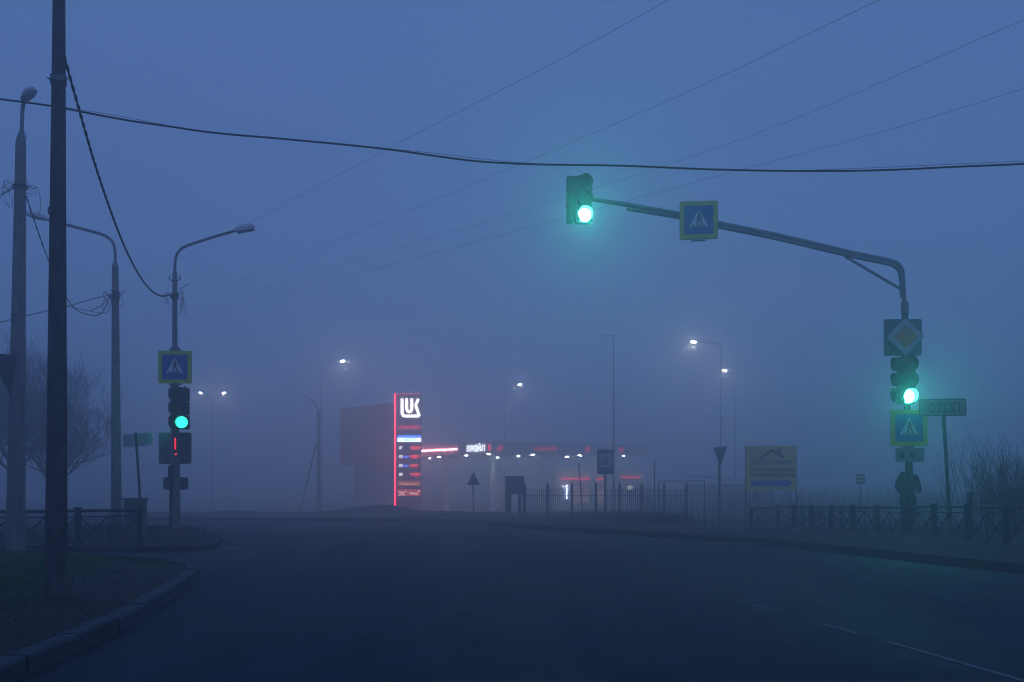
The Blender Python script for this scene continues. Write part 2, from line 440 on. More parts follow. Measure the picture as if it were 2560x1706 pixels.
# near pole
np_b = W(140, 1512, 10.8); np_b.z = .08
np_t = W(149, -300, 10.8)
t = thing('utility_pole', (np_b.x, np_b.y, .1), 'thick dark weathered concrete pole nearest the camera, running out of the top of the picture', 'pole', 'concrete poles on the left')
sq_pole(np_b, np_t, .235, .105, R(24), concrete_near, t)
b = MB()
for y, hh in ((197, .025), (203, .04)):
    p = W(146, y, 10.8); b.box(p, (.165, .165, hh), rot=Matrix.Rotation(R(24), 3, 'Z'))
p = W(163, 196, 10.75); b.tube([p-Vector((.03, 0, 0)), p+Vector((.03, .0, -.005))], .008, 5)
p = W(125, 194, 10.75); b.tube([p-Vector((.03, 0, 0)), p+Vector((.02, .0, -.03))], .008, 5)
b.build('clamp_band', steel, t)
b = MB(); p = W(131, 528, 10.62)
b.tube([p + Vector((.035*math.cos(a*.785), -.02, .05*math.sin(a*.785))) for a in range(9)], .009, 5)
b.tube([p + Vector((-.01, -.02, .05)), p+Vector((.02, 0, -.1))], .009, 5)
b.build('hook', dark_steel, t)

def tangle(b, c, seeds, rx=.25, rz=.3, r=.007):
    rnd = random.Random(seeds)
    r *= .6
    for k in range(4):
        a0 = rnd.uniform(0, 6.28); s1 = rnd.choice((-1, 1))
        pts = [Vector(c)+Vector((s1*.06, -.08, rnd.uniform(-.06, .06)))]
        pts.append(pts[0]+Vector((s1*rnd.uniform(.05, rx), rnd.uniform(-.05, .05), rnd.uniform(-.05, .1))))
        pts.append(pts[0]+Vector((s1*rnd.uniform(.08, rx), rnd.uniform(-.05, .05), rnd.uniform(-rz, -.02))))
        pts.append(pts[0]+Vector((s1*rnd.uniform(0, .1), 0, rnd.uniform(-rz, -rz*.3))))
        b.tube(smooth_path(pts, 5), r, 4)
def rings(b, c, rad, zs):
    for z in zs:
        N = 14; b.tube([Vector(c)+Vector((rad*math.cos(6.283*k/N), rad*math.sin(6.283*k/N), z)) for k in range(N+1)], .012, 5)

# pole A (far left, short upright arm)
YA = 17.9; base = W(38, 1385, YA); base.z = z0(YA)+.1; top = W(52, 357, YA)
t = thing('street_lamp', base, 'leftmost concrete lamp post with a short upright arm and a small oval lamp', 'street lamp', 'concrete poles on the left')
sq_pole(base-Vector((0, 0, .1)), top, .285, .15, R(12), concrete, t)
b = MB(); b.tube([W(52, 362, YA), W(52, 350, YA), W(54, 330, YA)], [.085, .08, .045], 10); b.tube(smooth_path([W(54, 332, YA), W(55, 300, YA), W(57, 268, YA), W(61, 256, YA-.1), W(66, 252, YA-.2)], 5), .035, 8)
b.build('arm', steel, t)
b = MB(); p = W(62, 255, YA-.1)
lamp_head(b, p-Vector((.02, 0, -.02)), (.46, -.40, .16), L=.42, wd=.22, h=.2)
b.build('lamp_head', lamp_grey, t)
b = MB(); c = W(50, 468, YA)
rb = MB(); rings(rb, c, .125, (-.02, .02)); rb.build('clamp_band', cable_m, t); tangle(b, c, 3, .35, .5); tangle(b, c, 8, .28, .25)
b.tube(smooth_path([W(57, 325, YA-.1), W(66, 340, YA-.1), W(60, 356, YA-.12)], 5), .006, 4)
b.tube(smooth_path([W(62, 445, YA-.1), W(70, 458, YA-.1), W(60, 470, YA-.12)], 5), .006, 4)
b.tube(smooth_path([W(60, 473, YA-.12), W(76, 466, YA-.1), W(82, 472, YA-.1), W(92, 468, YA-.1)], 5), .007, 4)
b.build('wire_tangle', cable_m, t)
# pole B (arm to the left)
YB = 23.7; base = W(291, 1357, YB); base.z = z0(YB)+.1; top = W(288, 668, YB)
t = thing('street_lamp', base, 'second lamp post from the left, its long curved arm reaching left behind the near pole', 'street lamp', 'concrete poles on the left')
sq_pole(base-Vector((0, 0, .15)), top, .235, .135, R(30), concrete, t)
b = MB(); b.tube([W(288, 672, YB), W(288, 664, YB), W(288, 655, YB)], [.075, .07, .04], 10)
b.tube(smooth_path([W(288, 658, YB), W(287, 625, YB), W(281, 605, YB), W(265, 591, YB), W(240, 582, YB), W(165, 562, YB), W(122, 551, YB)], 6), .036, 8)
b.build('arm', steel, t)
b = MB(); lamp_head(b, W(126, 551, YB), (-1, -.2, .22), L=.55, wd=.24, h=.2); b.build('lamp_head', lamp_grey, t)
b = MB(); c = W(288, 742, YB); rb = MB(); rings(rb, c, .1, (-.06, 0, .05)); rb.build('clamp_band', cable_m, t); tangle(b, c, 5, .22, .35, .009)
b.tube([W(275, 725, YB-.1), W(300, 732, YB-.1)], .012, 5); b.tube([W(280, 733, YB-.1), W(302, 734, YB-.1)], .01, 5)
for pp in ([(168, 766), (210, 775), (250, 783), (268, 780), (278, 760), (276, 742)], [(225, 777), (255, 764), (268, 747), (275, 740)], [(275, 738), (262, 727), (266, 736), (275, 742)]):
    b.tube(smooth_path([W(x, y, YB-.3+.3*i/6) for i, (x, y) in enumerate(pp)], 5), .009, 4)
b.build('wire_tangle', cable_m, t)
# pole C (arm to the right, carries the signal and signs)
YC = 23.0; base = W(437, 1350, YC); base.z = z0(YC)+.15; top = W(437, 690, YC)
tC = thing('street_lamp', base, 'third lamp post from the left with its arm reaching right, carrying a green traffic light', 'street lamp', 'concrete poles on the left')
sq_pole(base-Vector((0, 0, .15)), W(437, 875, YC), .225, .125, R(35), concrete, tC)
b = MB(); b.tube([W(437, 872, YC), W(437, 700, YC), W(437, 678, YC)], [.062, .055, .05], 10)
b.tube(smooth_path([W(437, 685, YC), W(438, 655, YC), W(443, 635, YC), W(455, 621, YC), W(475, 612, YC), W(530, 594, YC), W(588, 577, YC)], 6), .034, 8)
b.build('arm', steel, tC)
b = MB(); lamp_head(b, W(584, 578, YC), (1, -.1, .20), L=.50, wd=.24, h=.18)
b.box(W(612, 570, YC)+Vector((0,0,-.03)), (.40, .26, .09), rot=Matrix.Rotation(R(-11), 3, 'Y')); b.build('lamp_head', lamp_grey, tC)
b = MB(); c = W(437, 740, YC); rb = MB(); rings(rb, c, .085, (-.05, 0, .04)); rb.build('clamp_band', cable_m, tC); tangle(b, c, 11, .2, .25, .008); tangle(b, c, 21, .18, .5, .006)
b.tube(smooth_path([W(450, 724, YC-.1), W(463, 715, YC-.1), W(474, 708, YC-.1)], 4), .007, 4)
for sx in (-1, 1):
    q = W(437+sx*9, 700, YC-.08); b.tube(smooth_path([q-Vector((sx*.06, 0, .02)), q+Vector((0, 0, -.01)), q+Vector((sx*.05, 0, .05)), q+Vector((sx*.02, 0, .09))], 4), .012, 5)
b.tube(smooth_path([W(452, 745, YC-.1), W(460, 762, YC-.1), W(462, 790, YC-.1)], 4), .004, 4)
b.tube(smooth_path([W(455, 742, YC-.1), W(466, 770, YC-.1), W(470, 787, YC-.1)], 4), .004, 4)
b.build('wire_tangle', cable_m, tC)
b = MB(); b.tube([W(427, 1164, YC-.12), W(427, 1250, YC-.13), W(426, 1315, YC-.13), W(420, 1338, YC-.2)], .03, 7); b.tube([W(436, 1155, YC-.13), W(432, 1185, YC-.13), W(430, 1260, YC-.13)], .016, 6)
b.box(W(429, 1180, YC-.12), (.13, .12, .28))
b.build('cable_conduit', dark_steel, tC)

# ------------------------------------------------------------------ overhead cables
def cable(name, pts, r, label, n=6, strands=1, pitch=.35, m=None, group=None, nsub=10):
    P = smooth_path(pts, nsub); b = MB()
    if strands == 1: b.tube(P, r, n)
    else:
        cum = 0; rows = [[] for _ in range(strands)]
        Q = [P[0]]
        for a, c in zip(P, P[1:]):
            L = (c-a).length; k = max(1, int(L/.05))
            Q += [a.lerp(c, (i+1)/k) for i in range(k)]
        for i, p in enumerate(Q):
            t_ = (Q[min(i+1, len(Q)-1)]-Q[max(i-1, 0)]).normalized(); u = t_.cross(Vector((0, 0, 1))).normalized(); v = u.cross(t_)
            if i: cum += (p-Q[i-1]).length
            for s_ in range(strands):
                a_ = 6.283*(cum/pitch+s_/strands); rows[s_].append(p+(u*math.cos(a_)+v*math.sin(a_))*r*.9)
        for rw in rows: b.tube(rw, r*.85, 5)
    return tag(b.build(name, m or cable_m), label, 'cable', group)
px = [(-1300, 60), (-700, 145), (-260, 208), (-60, 238), (0, 248), (125, 265), (300, 298), (420, 316), (540, 333), (700, 347), (860, 362), (980, 375), (1100, 392), (1200, 404), (1330, 411), (1560, 415), (1780, 424), (2000, 428), (2200, 426), (2400, 417), (2560, 410), (2800, 396), (3400, 345), (4300, 225)]
cable('overhead_cable', [W(x, y, 14) for x, y in px], .0135, 'thick black cable sagging across the whole picture behind the near pole', nsub=6)
cable('overhead_cable', [W(x, y-(7 if 180 < x < 420 or 980 < x < 1320 or x > 2100 else 2), 14) for x, y in px], .003, 'hair-thin wire running just above the thick black cable', nsub=6)
tab = [(0, 6.26), (.1, 5.86), (.2, 5.5), (.35, 5.14), (.5, 4.98), (.65, 5.0), (.8, 5.2), (.93, 5.5), (1, 5.57)]
cable('twisted_cable', [Vector((-4.9-2.9*t_, 10.75+12.15*t_, z)) for t_, z in tab], .0115, 'twisted bundle of black cables sagging from the near pole to the third lamp post', strands=2, pitch=.34)
cable('twisted_cable', [W(60, 475, 17.9), W(90, 565, 18.5), W(121, 650, 19.2), W(165, 742, 20.5), W(200, 780, 21.3), W(250, 786, 22.8), W(276, 742, 23.6)], .008, 'twisted cable hanging from the leftmost lamp post to the second one', strands=2, pitch=.4)
cable('overhead_cable', [W(-200, 852, 19.), W(-40, 816, 20.5), W(0, 806, 21), W(120, 777, 22), W(170, 765, 22.4), W(235, 747, 23.2), W(276, 738, 23.6)], .010, 'cable rising from the left edge to the second lamp post')
cable('overhead_cable', [W(-160, 560, 16), W(-40, 505, 17), W(0, 489, 17.4), W(22, 478, 17.7), W(40, 468, 17.8)], .009, 'short cable from the left edge to the leftmost lamp post')
def far_wire(pts, label):
    P = [Vector(p) for p in pts]; a, c = P[0], P[1]; d = (a-c).normalized(); P.insert(0, a+d*12+Vector((0, 0, .5)))
    a, c = P[-1], P[-2]; d = (a-c); d.z = 0; d.normalize(); P += [a+d*25, a+d*60]
    cable('power_line', P, .0034, label, n=5, m=wire_m, group='power lines high overhead')
far_wire([(2.46, 15.7, 9), (-2.68, 22.6, 9), (-7.85, 29.6, 9), (-14, 38, 9.05)], 'uppermost thin power line, leaving the frame at the middle of the top edge')
far_wire([(5.77, 15.7, 9), (.47, 23.6, 9), (-15.2, 44.4, 9)], 'second thin power line, leaving the frame right of the top middle')
far_wire([(8.4, 16.4, 9), (3.68, 24.1, 9), (-8.2, 37.8, 9)], 'third thin power line, leaving at the upper right corner')
far_wire([(8.6, 16.7, 8), (4.46, 21.6, 8), (-7.1, 34.3, 8)], 'lowest thin power line, leaving at the right edge')

# ------------------------------------------------------------------ traffic signals
def signal(name, loc, deg, label, lit=None, k=1.0, offs=(0, 0), visor=.22, group='traffic light heads'):
    """three-section head, front towards local -Y; loc = centre of the green (lowest) lens"""
    M = yaw(loc, deg); pitch = .38*k; wd = .40*k; r = .16*k
    t = thing(name, Vector(loc)-Vector((0, 0, .23*k)), label, 'traffic light', group)
    b = MB(M)
    for i in range(3):
        z = i*pitch; b.rrect(0, z, wd, pitch-.012, .04*k, .02, .17*k+.02, 0)
    b.box((0, .12*k, pitch), (wd*.5, .1*k, pitch*2.7))
    for sx in (-.1, .08): b.tube([(sx*k, .1, pitch*2.5), (sx*k, .1, pitch*2.5+.035)], .02, 6)
    b.build('housing', housing, t)
    for i in range(3):
        z = i*pitch; b = MB(M); b.tube([(0, .021, z), (0, .0, z)], r+.02*k, 20); rim = b.build('lens_rim', housing, t)
        b = MB(M); N = 20; vs = []
        for kk in range(N+1):
            a = R(-48) + R(276)*kk/N; top_ = (math.sin(a)+1)/2
            L = visor*k*(.62+.38*top_)
            x, zz = math.cos(a)*(r+.012*k), math.sin(a)*(r+.014*k)
            x2, zz2 = math.cos(a)*(r+.022*k), math.sin(a)*(r+.027*k)
            vs += [(x, 0, z+zz), (x, -L, z+zz-.02*L), (x2, -L, z+zz2-.02*L), (x2, 0, z+zz2)]
        fs = [(4*q+e, 4*q+(e+1) % 4, 4*q+4+(e+1) % 4, 4*q+4+e) for q in range(N) for e in range(4)]
        fs += [(0, 1, 2, 3), (4*N+3, 4*N+2, 4*N+1, 4*N)]
        b.add(vs, fs); b.build('visor', housing, rim)
        b = MB(M); vs = [(0, -.03*k, z)]; fs = []
        for q in range(3):
            rr = r*(q+1)/3; yy = -.03*k*(1-((q+1)/3)**2)-.002
            vs += [(rr*math.cos(6.283*e/24), yy, z+rr*math.sin(6.283*e/24)) for e in range(24)]
        fs += [(0, 1+(e+1) % 24, 1+e) for e in range(24)]
        for q in range(2): fs += [(1+q*24+e, 1+q*24+(e+1) % 24, 1+(q+1)*24+(e+1) % 24, 1+(q+1)*24+e) for e in range(24)]
        fs = [f[::-1] for f in fs]
        b.add(vs, fs)
        b.build('lens', lit if (i == 0 and lit) else lens_off, rim, label='lit green lens' if (i == 0 and lit) else None)
    return t
YM = 24.0
signal('traffic_light', W(1461, 538, YM-.1), 6, 'bright green traffic light hanging at the tip of the long mast arm', green_on)
signal('traffic_light', W(1436, 543, YM+.34), 180, 'dark back of a traffic light head behind the green one at the arm tip', None, k=1.0)
signal('traffic_light', W(2270, 991, YM-.28), 4, 'bright green traffic light on the right-hand mast, above the crossing sign', green_on)
signal('traffic_light', W(2251, 990, YM-.05), -84, 'unlit traffic light head facing left on the right-hand mast, seen in profile', None, k=.98, visor=.2)
signal('traffic_light', W(454, 1056, YC-.22), 14, 'dimmer green traffic light on the left lamp post, above the square plate', green_mid, k=.84)
signal('traffic_light', W(431, 1056, YC-.06), -92, 'traffic light head facing left on the left lamp post, seen from its plain side, its unseen green lens added to light the plate', GREEN_PLATE_FILL, k=.84, visor=.06)

# ------------------------------------------------------------------ right-hand mast
base = W(2275, 1352, YM); base.z = z0(YM)+.1
t = thing('signal_mast', base, 'tall steel mast on the right with a long double-tube arm over the road', 'mast')
b = MB(); b.tube([base-Vector((0, 0, .2)), W(2273, 1200, YM), W(2272, 1155, YM)], [.10, .095, .085], 14)
b.tube([W(2272, 1160, YM), W(2263, 800, YM), W(2262, 775, YM)], [.078, .075, .075], 12); b.build('pole', dark_steel, t)
b = MB(); b.tube([W(2262, 785, YM), W(2262, 757, YM)], .095, 10); b.tube([W(2263, 770, YM), W(2272, 770, YM-.05)], .014, 6); b.build('collar', steel, t)
b = MB()
b.tube(smooth_path([W(2261, 765, YM), W(2258, 710, YM), W(2256, 682, YM), W(2249, 665, YM), W(2236, 656, YM), W(2215, 650, YM), W(2120, 630, YM), W(1950, 590, YM), W(1800, 559, YM), W(1700, 536, YM), W(1570, 513, YM), W(1478, 498, YM)], 5), [.062]*15+[.055]*41 if False else .055, 10)
b.build('arm', steel, t)
b = MB()
b.tube(smooth_path([W(2254, 745, YM-.04), W(2252, 700, YM-.04), W(2248, 680, YM-.04), W(2237, 667, YM-.04), W(2215, 659, YM-.04), W(2120, 639, YM-.04), W(1950, 599, YM-.04), W(1800, 568, YM-.04), W(1700, 545, YM-.04), W(1566, 522, YM-.04)], 5), .045, 10)
b.build('arm', steel, t)
b = MB(); b.tube([W(2112, 641, YM), W(2250, 722, YM)], .035, 8); b.build('brace', steel, t)
b = MB(); b.box(W(2258, 1188, YM-.12), (.10, .14, .15)); b.box(W(2259, 1225, YM-.12), (.13, .14, .44)); b.tube([W(2262, 1245, YM-.14), W(2263, 1330, YM-.14)], .02, 6)
b.build('junction_box', dark_steel, t)

# ------------------------------------------------------------------ signs
def walker(b, k, y, m_t, m_w):
    """triangle with striding figure; unit square half-width k"""
    b.prism([(-.70*k, -.50*k), (.70*k, -.50*k), (0, .74*k)], y-.004, y+.001, m_t)
    q = lambda pts: [(x*k, z*k) for x, z in pts]
    y -= .005
    b.disc(.0, .47*k, .068*k, y-.003, y+.0025, m_w, 14)
    b.stroke(q([(.01, .40), (.02, .08)]), .13*k, y-.003, y+.0025, m_w)
    b.stroke(q([(.03, .08), (-.08, -.15), (-.16, -.44)]), .085*k, y-.003, y+.0025, m_w)
    b.stroke(q([(.02, .08), (.15, -.15), (.26, -.43)]), .085*k, y-.003, y+.0025, m_w)
    b.stroke(q([(.04, .36), (.17, .22), (.20, .04)]), .06*k, y-.003, y+.0025, m_w)
    b.stroke(q([(-.01, .36), (-.06, .16), (-.15, .03)]), .06*k, y-.003, y+.0025, m_w)
    for x in (-.40, .03, .40): b.prism(q([(x-.09, -.48), (x+.05, -.48), (x+.06-(.05 if x > .1 else -.03), -.36), (x-.02, -.36)]), y-.003, y+.0025, m_w)
def ped_sign(loc, deg, size, label, depth=.03, inner=.76, box=False):
    M = yaw(loc, deg); t = thing('crossing_sign', Vector(loc)-Vector((0, 0, size/2)), label, 'traffic sign', 'pedestrian crossing signs')
    b = MB(M); b.rrect(0, 0, size, size, .03, 0, .004, 0)
    b.rrect(0, 0, size, size, .03, .006, depth, 1); bo = b.build('board', [yg, sign_back], t)
    k = size*inner/2; b = MB(M); b.rrect(0, 0, 2*k, 2*k, .02, -.004, .002, 0); walker(b, k, -.005, 1, 2); b.build('pictogram', [blue_f, white_f, black_f], bo)
    for z in (-size*.3, size*.3): b = MB(M); b.box((0, depth+.03, z), (size*.8, .03, .04)); b.build('bracket', steel, t)
    b = MB(M); b.box((0, depth+.03, -size/2-.02), (size*.38, .03, .03)); b.box((-size*.15, depth+.03, -size/2-.04), (.02, .02, .04))
    b.build('bracket', steel, t)
    return t
ped_sign(W(1747, 550, YM-.18), -7, .90, 'yellow-bordered crossing sign hung halfway along the mast arm', depth=.10)
ped_sign(W(2273, 1070, YM-.22), -2, .86, 'yellow-bordered crossing sign on the right-hand mast under the green light', depth=.05)
t = ped_sign(W(437, 918, YC-.16), 3, .75, 'yellow-bordered crossing sign on the left lamp post', depth=.04)
b = MB(yaw(W(437, 872, YC-.1), 3)); b.prism([(-.14, -.04), (.14, -.04), (.06, .06), (-.06, .06)], 0, .05); b.build('bracket', steel, t)

# priority sign: plate behind, diamond in front
c = W(2264, 842, YM-.2)
t = thing('priority_sign', c-Vector((0, 0, .45)), 'orange and white diamond priority sign on a square dark plate, top of the mast', 'traffic sign')
s_ = F/(YM-.2)
b = MB(yaw(W(2257, 844, YM-.12), -3)); b.rrect(0, 0, 93/s_, 92/s_, .04, 0, .02); b.box((0, -.005, 34/s_), (86/s_, .008, .02)); b.build('back_plate', sign_back, t)
b = MB(yaw(c, -3)); h = 47/s_
def diamond(b, h, rr, y0_, y1_, m):
    p = []
    for k in range(4):
        a = k*math.pi/2; cx, cz = (h-rr*1.414)*math.cos(a), (h-rr*1.414)*math.sin(a)
        for e in (-45, -15, 15, 45): p.append((cx+rr*math.cos(a+R(e)), cz+rr*math.sin(a+R(e))))
    b.prism(p, y0_, y1_, m)
diamond(b, h, .03, 0, .02, 0); diamond(b, 29.5/s_, .015, -.004, .001, 1)
b.build('diamond', [mat('white_film_dull', (.48, .50, .52), .5, var=.15), mat('orange_film_dull', (.60, .29, .08), .5, var=.15)], t)
# blind pedestrians plate
c = W(2275.5, 1137.5, YM-.2)
t = thing('plate_sign', c-Vector((0, 0, .17)), 'small grey plate with two black discs, lowest on the right-hand mast', 'traffic sign')
b = MB(yaw(c, 0)); b.rrect(0, 0, 71/s_, 35/s_, .035, 0, .02, 0)
b.rrect(0, 0, 71/s_, 35/s_, .035, .004, .03, 1)
b.disc(-.20, -.01, .07, -.004, .002, 1, 16); b.disc(.045, -.01, .07, -.004, .002, 1, 16); b.stroke([(.1, .02), (.2, .11), (.24, .10)], .012, -.005, .002, 1); b.stroke([(-.17, .06), (-.12, .12)], .012, -.005, .002, 1)
b.box((-.11, .02, .19), (.06, .02, .06)); b.box((.03, .02, .19), (.12, .02, .06))
b.build('face', [mat('grey_film', (.26, .29, .30), .6), black_f], t)
# STOP plate on its own post
YS_ = 22.9; s_ = F/YS_
base = W(2379, 1352, YS_); base.z = z0(YS_)+.1
t = thing('stop_sign', base, 'grey plate reading СТОП on a thin leaning post beside the mast', 'traffic sign')
b = MB(); b.tube([base-Vector((0, 0, .2)), W(2358, 1025, YS_+.03)], .042, 10); b.build('post', dark_steel, t)
c = W(2357, 1019, YS_); b = MB(Matrix.Translation(c) @ Matrix.Rotation(R(3), 4, 'Z') @ Matrix.Rotation(R(-1.2), 4, 'Y'))
b.rrect(0, 0, 121/s_, 43/s_, .04, .003, .02, 1); b.rrect(0, 0, 116/s_, 38/s_, .03, 0, .004, 0)
b.text('СТОП', .02, -.005, 84/s_, 25/s_, -.003, .004, 1, bold=.015)
b.build('plate', [mat('plate_grey', (.30, .32, .33), .6), black_f], t)

# plates on the left lamp post
s_ = F/YC
c = W(437.5, 1121, YC+.16)
t = thing('sign_plate', c-Vector((0, 0, .36)), 'square dark plate seen from behind on the left lamp post, with a red light strip', 'traffic sign')
b = MB(yaw(c, 0)); b.rrect(0, 0, 82/s_, 79/s_, .05, 0, .02); b.rrect(0, 0, 75/s_, 72/s_, .04, -.008, .001); b.build('plate', mat('plate_maroon', (.15, .11, .13), .6, .2), t)
c = W(438, 1115, YC-.16)
b = MB(yaw(c, 0)); b.box((0, .03, 0), (.11, .04, .52)); b.build('light_box', dark_steel, t)
b = MB(yaw(c, 0)); red_led = mat('red_led', (.5, .02, .03), .4, emit=(1., .02, .06), es=1.4, var=0)
b.box((0, -.001, .05), (.030, .02, .26)); b.build('light_strip', red_led, t, label='lit red strip')
b = MB(yaw(c, 0)); b.box((.015, -.001, -.19), (.055, .02, .03), rot=Matrix.Rotation(R(-15), 3, 'Y')); b.build('indicator_light', red_led, t)
c = W(439, 1209, YC+.14)
t = thing('sign_plate', c-Vector((0, 0, .15)), 'small dark plate seen from behind, lowest on the left lamp post', 'traffic sign')
b = MB(yaw(c, 0)); b.rrect(0, 0, 62/s_, 31/s_, .04, 0, .02); b.box((0, -.02, 0), (.4, .04, .03)); b.build('plate', sign_back, t)
# green lit direction plate on a leaning post
Yg = 23.15; s_ = F/Yg; base = W(352, 1352, Yg); base.z = z0(Yg)+.1
t = thing('street_sign', base, 'oblong plate glowing green from the signal, on a crooked thin post left of it', 'traffic sign')
b = MB(); b.tube([base-Vector((0, 0, .2)), W(352, 1290, Yg), W(349, 1230, Yg), W(339, 1081, Yg-.05)], .03, 8); b.build('post', dark_steel, t)
c = W(344, 1100, Yg+.02); b = MB(Matrix.Translation(c) @ Matrix.Rotation(R(-12), 4, 'Z') @ Matrix.Rotation(R(-3.5), 4, 'Y'))
b.rrect(0, 0, 82/s_, 32/s_, .03, 0, .015); b.build('plate', mat('plate_pale', (.45, .48, .48), .6), t)
# give-way sign seen from the side on pole A
Yt = YA-.2
t = thing('give_way_sign', W(18, 990, Yt), 'dark inverted triangle sign seen from behind at the left edge', 'traffic sign')
M = yaw(W(14, 925, Yt), 28); b = MB(M); b.prism([(-.30, .30), (.17, .26), (.08, -.46)], 0, .02); b.box((.1, .03, .1), (.3, .03, .04)); b.build('plate', mat('sign_back_dark', (.05, .06, .07), .6, .3), t)

# ------------------------------------------------------------------ railings with crossed braces
def rail_panel(b, A, B, zb0, zb1, za, zc):
    A = Vector(A); B = Vector(B)
    def P(u, v):   # v 0 bottom .. 1 top
        x = lerp(A.x, B.x, u); y = lerp(A.y, B.y, u); lo = lerp(zb0, zb1, u); hi = lerp(za, zc, u); return Vector((x, y, lerp(lo, hi, v)))
    b.tube([P(0, .96), P(1, .96)], .030, 8)
    b.tube([P(0, .80), P(1, .80)], .012, 6)
    b.tube([P(.5, .94), P(.5, .06)], .012, 5)
    for u0 in (0, .5):
        b.tube([P(u0+(.02 if u0 == 0 else 0), .82), P(u0+.25, .42), P(u0+.5-.02, .05)], .017, 5)
        b.tube([P(u0+.5, .82), P(u0+.25, .42), P(u0+.02, .05)], .017, 5)
def railing(name, pts, label, tops=None, post_w=.1):
    """pts: (x, y, ztop); posts at each, panels between"""
    root = thing(name, (pts[0][0], pts[0][1], z0(pts[0][1])+.08), label, 'railing', 'roadside railings')
    for x, y, zt in pts:
        b = MB(); zb = zg(x, y)+.0; b.box((x, y, (zt+zb)/2), (post_w, post_w, zt-zb+.04), rot=Matrix.Rotation(R(8), 3, 'Z')); b.box((x, y, zt+.03), (post_w+.02, post_w+.02, .02)); b.build('post', fence_p, root)
    for (xa, ya, za), (xb, yb, zc) in zip(pts, pts[1:]):
        b = MB(); rail_panel(b, (xa, ya, 0), (xb, yb, 0), max(z0(ya)+.14, za-.84), max(z0(yb)+.14, zc-.84), za, zc); b.build('panel', fence_p, root)
    return root
def zt_at(x, y, Y): p = W(x, y, Y); return (p.x, p.y, p.z)
railing('railing', [(-13.2, 18.5, .87), (-11.3, 19.0, .86), zt_at(36, 1276, 19.3), zt_at(195, 1274, 19.4), zt_at(350, 1272, 19.6)], 'blue-grey railing with crossed braces behind the left poles')
b = MB()
railing('railing', [(8.74-.14*0+.14*i*1.0-.14, 28.6-1.33*i, CAMZ-(1267-1190+ (-3 if i > 4 else 0))/F*(28.6-1.33*i)) for i in range(-1, 9)], 'long dark railing with crossed braces below the right-hand mast')
railing('railing', [zt_at(1877, 1273, 31.6), zt_at(1945, 1265, 34), zt_at(2024, 1266, 34.4), zt_at(2106, 1267, 34.7), zt_at(2190, 1268, 35)], 'second railing farther back, starting below the yellow billboard')

# ------------------------------------------------------------------ picket fences
def picket(name, pts, label, h, caps=True, sp=.125, pr=.010, m=None):
    m = m or fence_p
    root = thing(name, (pts[0][0], pts[0][1], z0(pts[0][1])), label, 'fence')
    for x, y in pts:
        b = MB(); zb = z0(y); b.box((x, y, zb+h/2+.1), (.11, .11, h+.2))
        if caps: b.tube([(x, y, zb+h+.2), (x, y, zb+h+.42)], [.1, .01], 4)
        b.build('post', m, root)
    for (xa, ya), (xb, yb) in zip(pts, pts[1:]):
        b = MB(); L = math.hypot(xb-xa, yb-ya); n = int(L/sp)
        for v in (.12, .82): b.bar((xa, ya, z0(ya)+h*v), (xb, yb, z0(yb)+h*v), .04)
        for k in range(1, n):
            u = k/n; x, y = lerp(xa, xb, u), lerp(ya, yb, u); zb = z0(y)
            b.tube([(x, y, zb+.08), (x, y, zb+h+.05), (x, y, zb+h+.14)], [pr*1.4, pr*1.4, .002], 4, cap=False)
        b.build('panel', m, root)
    return root
YF = 48.
fx = [1312, 1369, 1430, 1490, 1549, 1604, 1660, 1716]
picket('picket_fence', [((x-1280)/F*YF, YF) for x in fx], 'dark picket fence with pointed post caps in front of the filling station', 1.42, sp=.092, pr=.012)
picket('picket_fence', [(11.6, 25.2), (13.2, 25.0), (15.2, 24.8)], 'short picket fence behind the bare bush at the right edge', .95, caps=False, sp=.13, pr=.009)

# ------------------------------------------------------------------ filling station
red_e = mat('red_light', (.6, .02, .05), .4, emit=(1., .03, .10), es=7, var=0)
red_soft = mat('red_light_soft', (.6, .02, .05), .4, emit=(1., .02, .07), es=1.6, var=0)
red_dig = mat('red_digits', (.6, .05, .05), .4, emit=(1., .045, .05), es=5.5, var=0)
white_e = mat('white_light', (.8, .8, .8), .4, emit=(.86, .95, 1.), es=3.4, var=0)
logo_e = mat('logo_light', (.8, .8, .8), .4, emit=(.80, .93, .97), es=5, var=0)
blue_e = mat('blue_light', (.1, .2, .8), .4, emit=(.06, .18, 1.), es=5, var=0)
pale_e = mat('pale_light', (.7, .8, .9), .4, emit=(.62, .85, 1.), es=5.5, var=0)
panel_d = mat('pylon_panel', (.50, .20, .24), .5)
white_p = mat('station_white', (.82, .80, .80), .6, var=.15)
grey_p = mat('station_grey', (.42, .38, .40), .7)
red_p = mat('station_red', (.62, .05, .07), .6, var=.2, scale=1.5)
YP = 87.; sP = F/YP
base = W(1019, 1280, YP); base.z = z0(YP)
t = thing('price_pylon', base, 'tall filling station price pylon with a red edge, white emblem and red prices', 'price sign')
M = Matrix.Translation(W(0, 1190, YP) - Vector((W(0, 1190, YP).x, 0, 1.5)))
def LX(x): return (x-1280)/sP
def LZ(y): return CAMZ-(y-HY)/sP
b = MB(M); b.box(((LX(986)+LX(1053))/2, .25, (LZ(985)+base.z)/2), (LX(1053)-LX(986), .48, LZ(985)-base.z)); b.build('body', panel_d, t)
b = MB(M); b.box((LX(987.5), -.03, (LZ(984)+LZ(1279))/2), (.10, .06, LZ(984)-LZ(1279))); b.build('edge_light', red_e, t)
b = MB(M); b.box(((LX(991)+LX(1052))/2, -.03, LZ(985.2)), (LX(1052)-LX(991), .06, .06)); b.build('top_light', red_soft, t)
z4 = lambda x, y: (LX(700+x/4.357), -.05, LZ(950+y/4.357))
b = MB(M)
